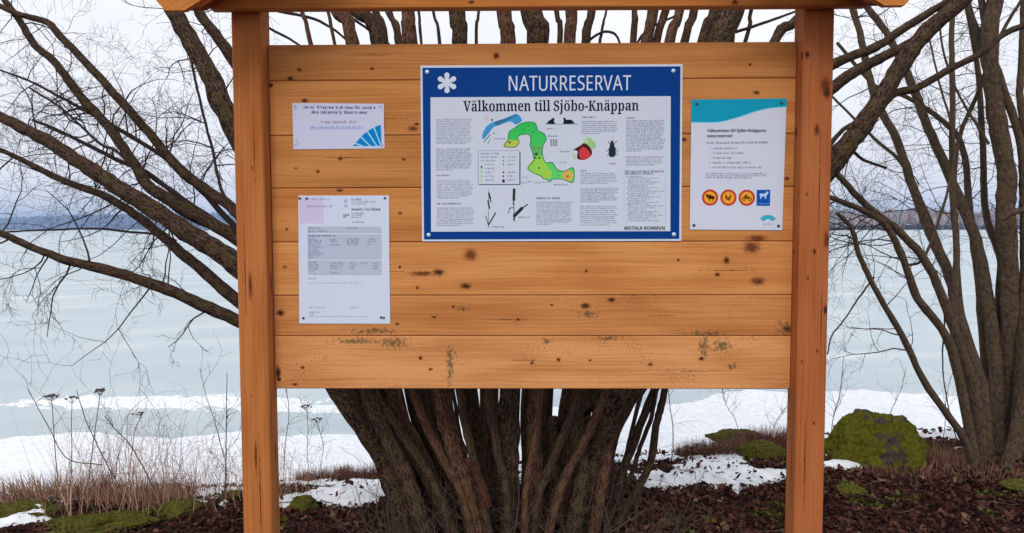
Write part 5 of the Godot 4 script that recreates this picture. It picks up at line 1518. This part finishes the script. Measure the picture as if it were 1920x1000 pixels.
	var spots := [
		[Vector3(-1.433, -0.215, -2.004), 0.17, 2200, 0.15, [red, pink * 0.6, red * 0.7], "dark reddish grass tuft behind the left post"],
		[Vector3(-1.122, -0.139, -1.863), 0.17, 1900, 0.14, [red, red * 0.7, pink * 0.6], "dark grass tuft against the shrub's left side"],
		[Vector3(1.321, -0.040, -2.153), 0.24, 2200, 0.14, [pink * 0.6, red, red * 0.7, tan * 0.5], "brown grass tuft left of the low mossy stone"],
		[Vector3(1.812, -0.054, -2.360), 0.22, 2200, 0.17, [red, pink * 0.6, red * 0.7], "dark brown grass tuft behind the low mossy stone"],
		[Vector3(1.149, -0.051, -2.150), 0.09, 160, 0.12, [red, pink], "small sparse tuft at the snow patch's left end"],
		[Vector3(2.459, 0.000, -1.771), 0.30, 700, 0.08, [tan * 0.6, pink * 0.7, red, red], "wispy brown grass along the boulder's foot"],
		[Vector3(2.794, 0.000, -1.926), 0.22, 500, 0.15, [tan * 0.5, pink * 0.6, red, red], "reddish grass tuft between boulder and trunks"],
		[Vector3(2.954, 0.000, -1.678), 0.26, 420, 0.08, [tan * 0.6, red, pink * 0.6], "short brown grass in front of the trunks"],
		[Vector3(-2.322, -0.042, -1.320), 0.30, 1500, 0.16, [pink * 0.7, tan * 0.7, red, pink], "rusty grass tuft behind the moss bank"],
		[Vector3(-2.889, -0.057, -1.341), 0.32, 1500, 0.20, [pink * 0.7, tan * 0.7, red, pink], "thick rusty grass tuft at the left edge"],
		[Vector3(-1.676, -0.045, -1.409), 0.12, 220, 0.10, [red, pink, tan], "low dark grass at the left post's foot"]]
	for q in spots:
		tuft("grass_tuft", q[5], q[0], q[1], q[2], q[3], q[4])

# ---------------------------------------------------------------- litter
func make_litter() -> void:
	var b := Buf.new()   # one curled leaf
	for j in 3:
		for k in 4:
			var u := k / 3.0 - 0.5
			var v := j / 2.0 - 0.5
			var w := 0.62 * (1.0 - pow(absf(u) * 2.0, 2.0) * 0.8)
			b.v.append(Vector3(u, 0.35 * v * v + 0.25 * u * u + 0.08 * sin(u * 6.0), v * w))
			b.n.append(Vector3(-0.4 * u, 1, -0.6 * v).normalized())
			b.uv.append(Vector2(u + 0.5, v + 0.5))
	for j in 2:
		for k in 3:
			b.quad(j * 4 + k, j * 4 + k + 1, j * 4 + k + 5, j * 4 + k + 4)
	var leaf := commit(b)
	var lm := plain(Color.WHITE, 0.75)
	lm.vertex_color_use_as_albedo = true
	var xf := []
	var cols := []
	for k in 95000:
		var x := rng.randf_range(-2.8, 4.2)
		var z := lerpf(0.5, -3.1, pow(rng.randf(), 0.8))
		var past := edge_z(x) - z
		if past > 1.3 or (snow_amount(x, z) > 0.02 and rng.randf() > 0.09):
			continue
		if past > 0.1 and rng.randf() < 0.35:
			continue
		var s := 0.010 + 0.036 * pow(rng.randf(), 1.8)
		var bs := Basis.from_euler(Vector3(rng.randfn(0, 0.6), rng.randf() * TAU, rng.randfn(0, 0.6))).scaled(Vector3.ONE * s)

		var c := Color(0.018, 0.007, 0.007).lerp(Color(0.115, 0.045, 0.036), pow(rng.randf(), 1.4))
		var patch := noise_a.get_noise_2d(x * 1.7 + 30.0, z * 2.4)
		if rng.randf() < 0.05 + 0.25 * maxf(patch, 0.0):
			c = Color(0.15, 0.085, 0.055) * rng.randf_range(0.6, 1.2)
			bs = bs.scaled(Vector3.ONE * 1.25)
		elif patch < -0.28 and rng.randf() < 0.55:
			c = Color(0.075, 0.075, 0.018) * rng.randf_range(0.5, 1.3)
		var lift := 0.05 if snow_amount(x, z) > 0.02 else 0.0
		xf.append(Transform3D(bs, Vector3(x, top_y(x, z) + lift + rng.randf_range(0.002, 0.026), z)))
		cols.append(c)
	var mm := MultiMesh.new()
	mm.transform_format = MultiMesh.TRANSFORM_3D
	mm.use_colors = true
	mm.mesh = leaf
	mm.instance_count = xf.size()
	for k in xf.size():
		mm.set_instance_transform(k, xf[k])
		mm.set_instance_color(k, cols[k])
	var o := MultiMeshInstance3D.new()
	o.name = "leaf_litter"
	o.multimesh = mm
	o.material_override = lm
	add_child(o, true)
	tag(o, "dark purple-brown fallen leaves covering the ground round the posts", "leaf litter")
	kind(o, "stuff")
	# thin dead sticks on the litter and the snow
	var sb := Buf.new()
	for k in 170:
		var x := rng.randf_range(-2.4, 3.8)
		var z := edge_z(x) + rng.randf_range(-0.5, 1.3)
		var a := rng.randf() * PI
		var l := rng.randf_range(0.06, 0.24)
		var p := PackedVector3Array()
		for j in 5:
			var xx := x + cos(a) * l * (j / 4.0 - 0.5) + rng.randf_range(-0.006, 0.006)
			var zz := z + sin(a) * l * (j / 4.0 - 0.5)
			p.append(Vector3(xx, top_y(xx, zz) + 0.022 + rng.randf_range(-0.004, 0.012), zz))
		tube(sb, p, PackedFloat32Array([0.003, 0.003, 0.0026, 0.0022, 0.0015]), 4)
	var so := obj("fallen_sticks", commit(sb), plain(L(0.10, 0.075, 0.06), 0.9))
	tag(so, "thin dead sticks scattered over the leaf litter", "sticks")
	kind(so, "stuff")
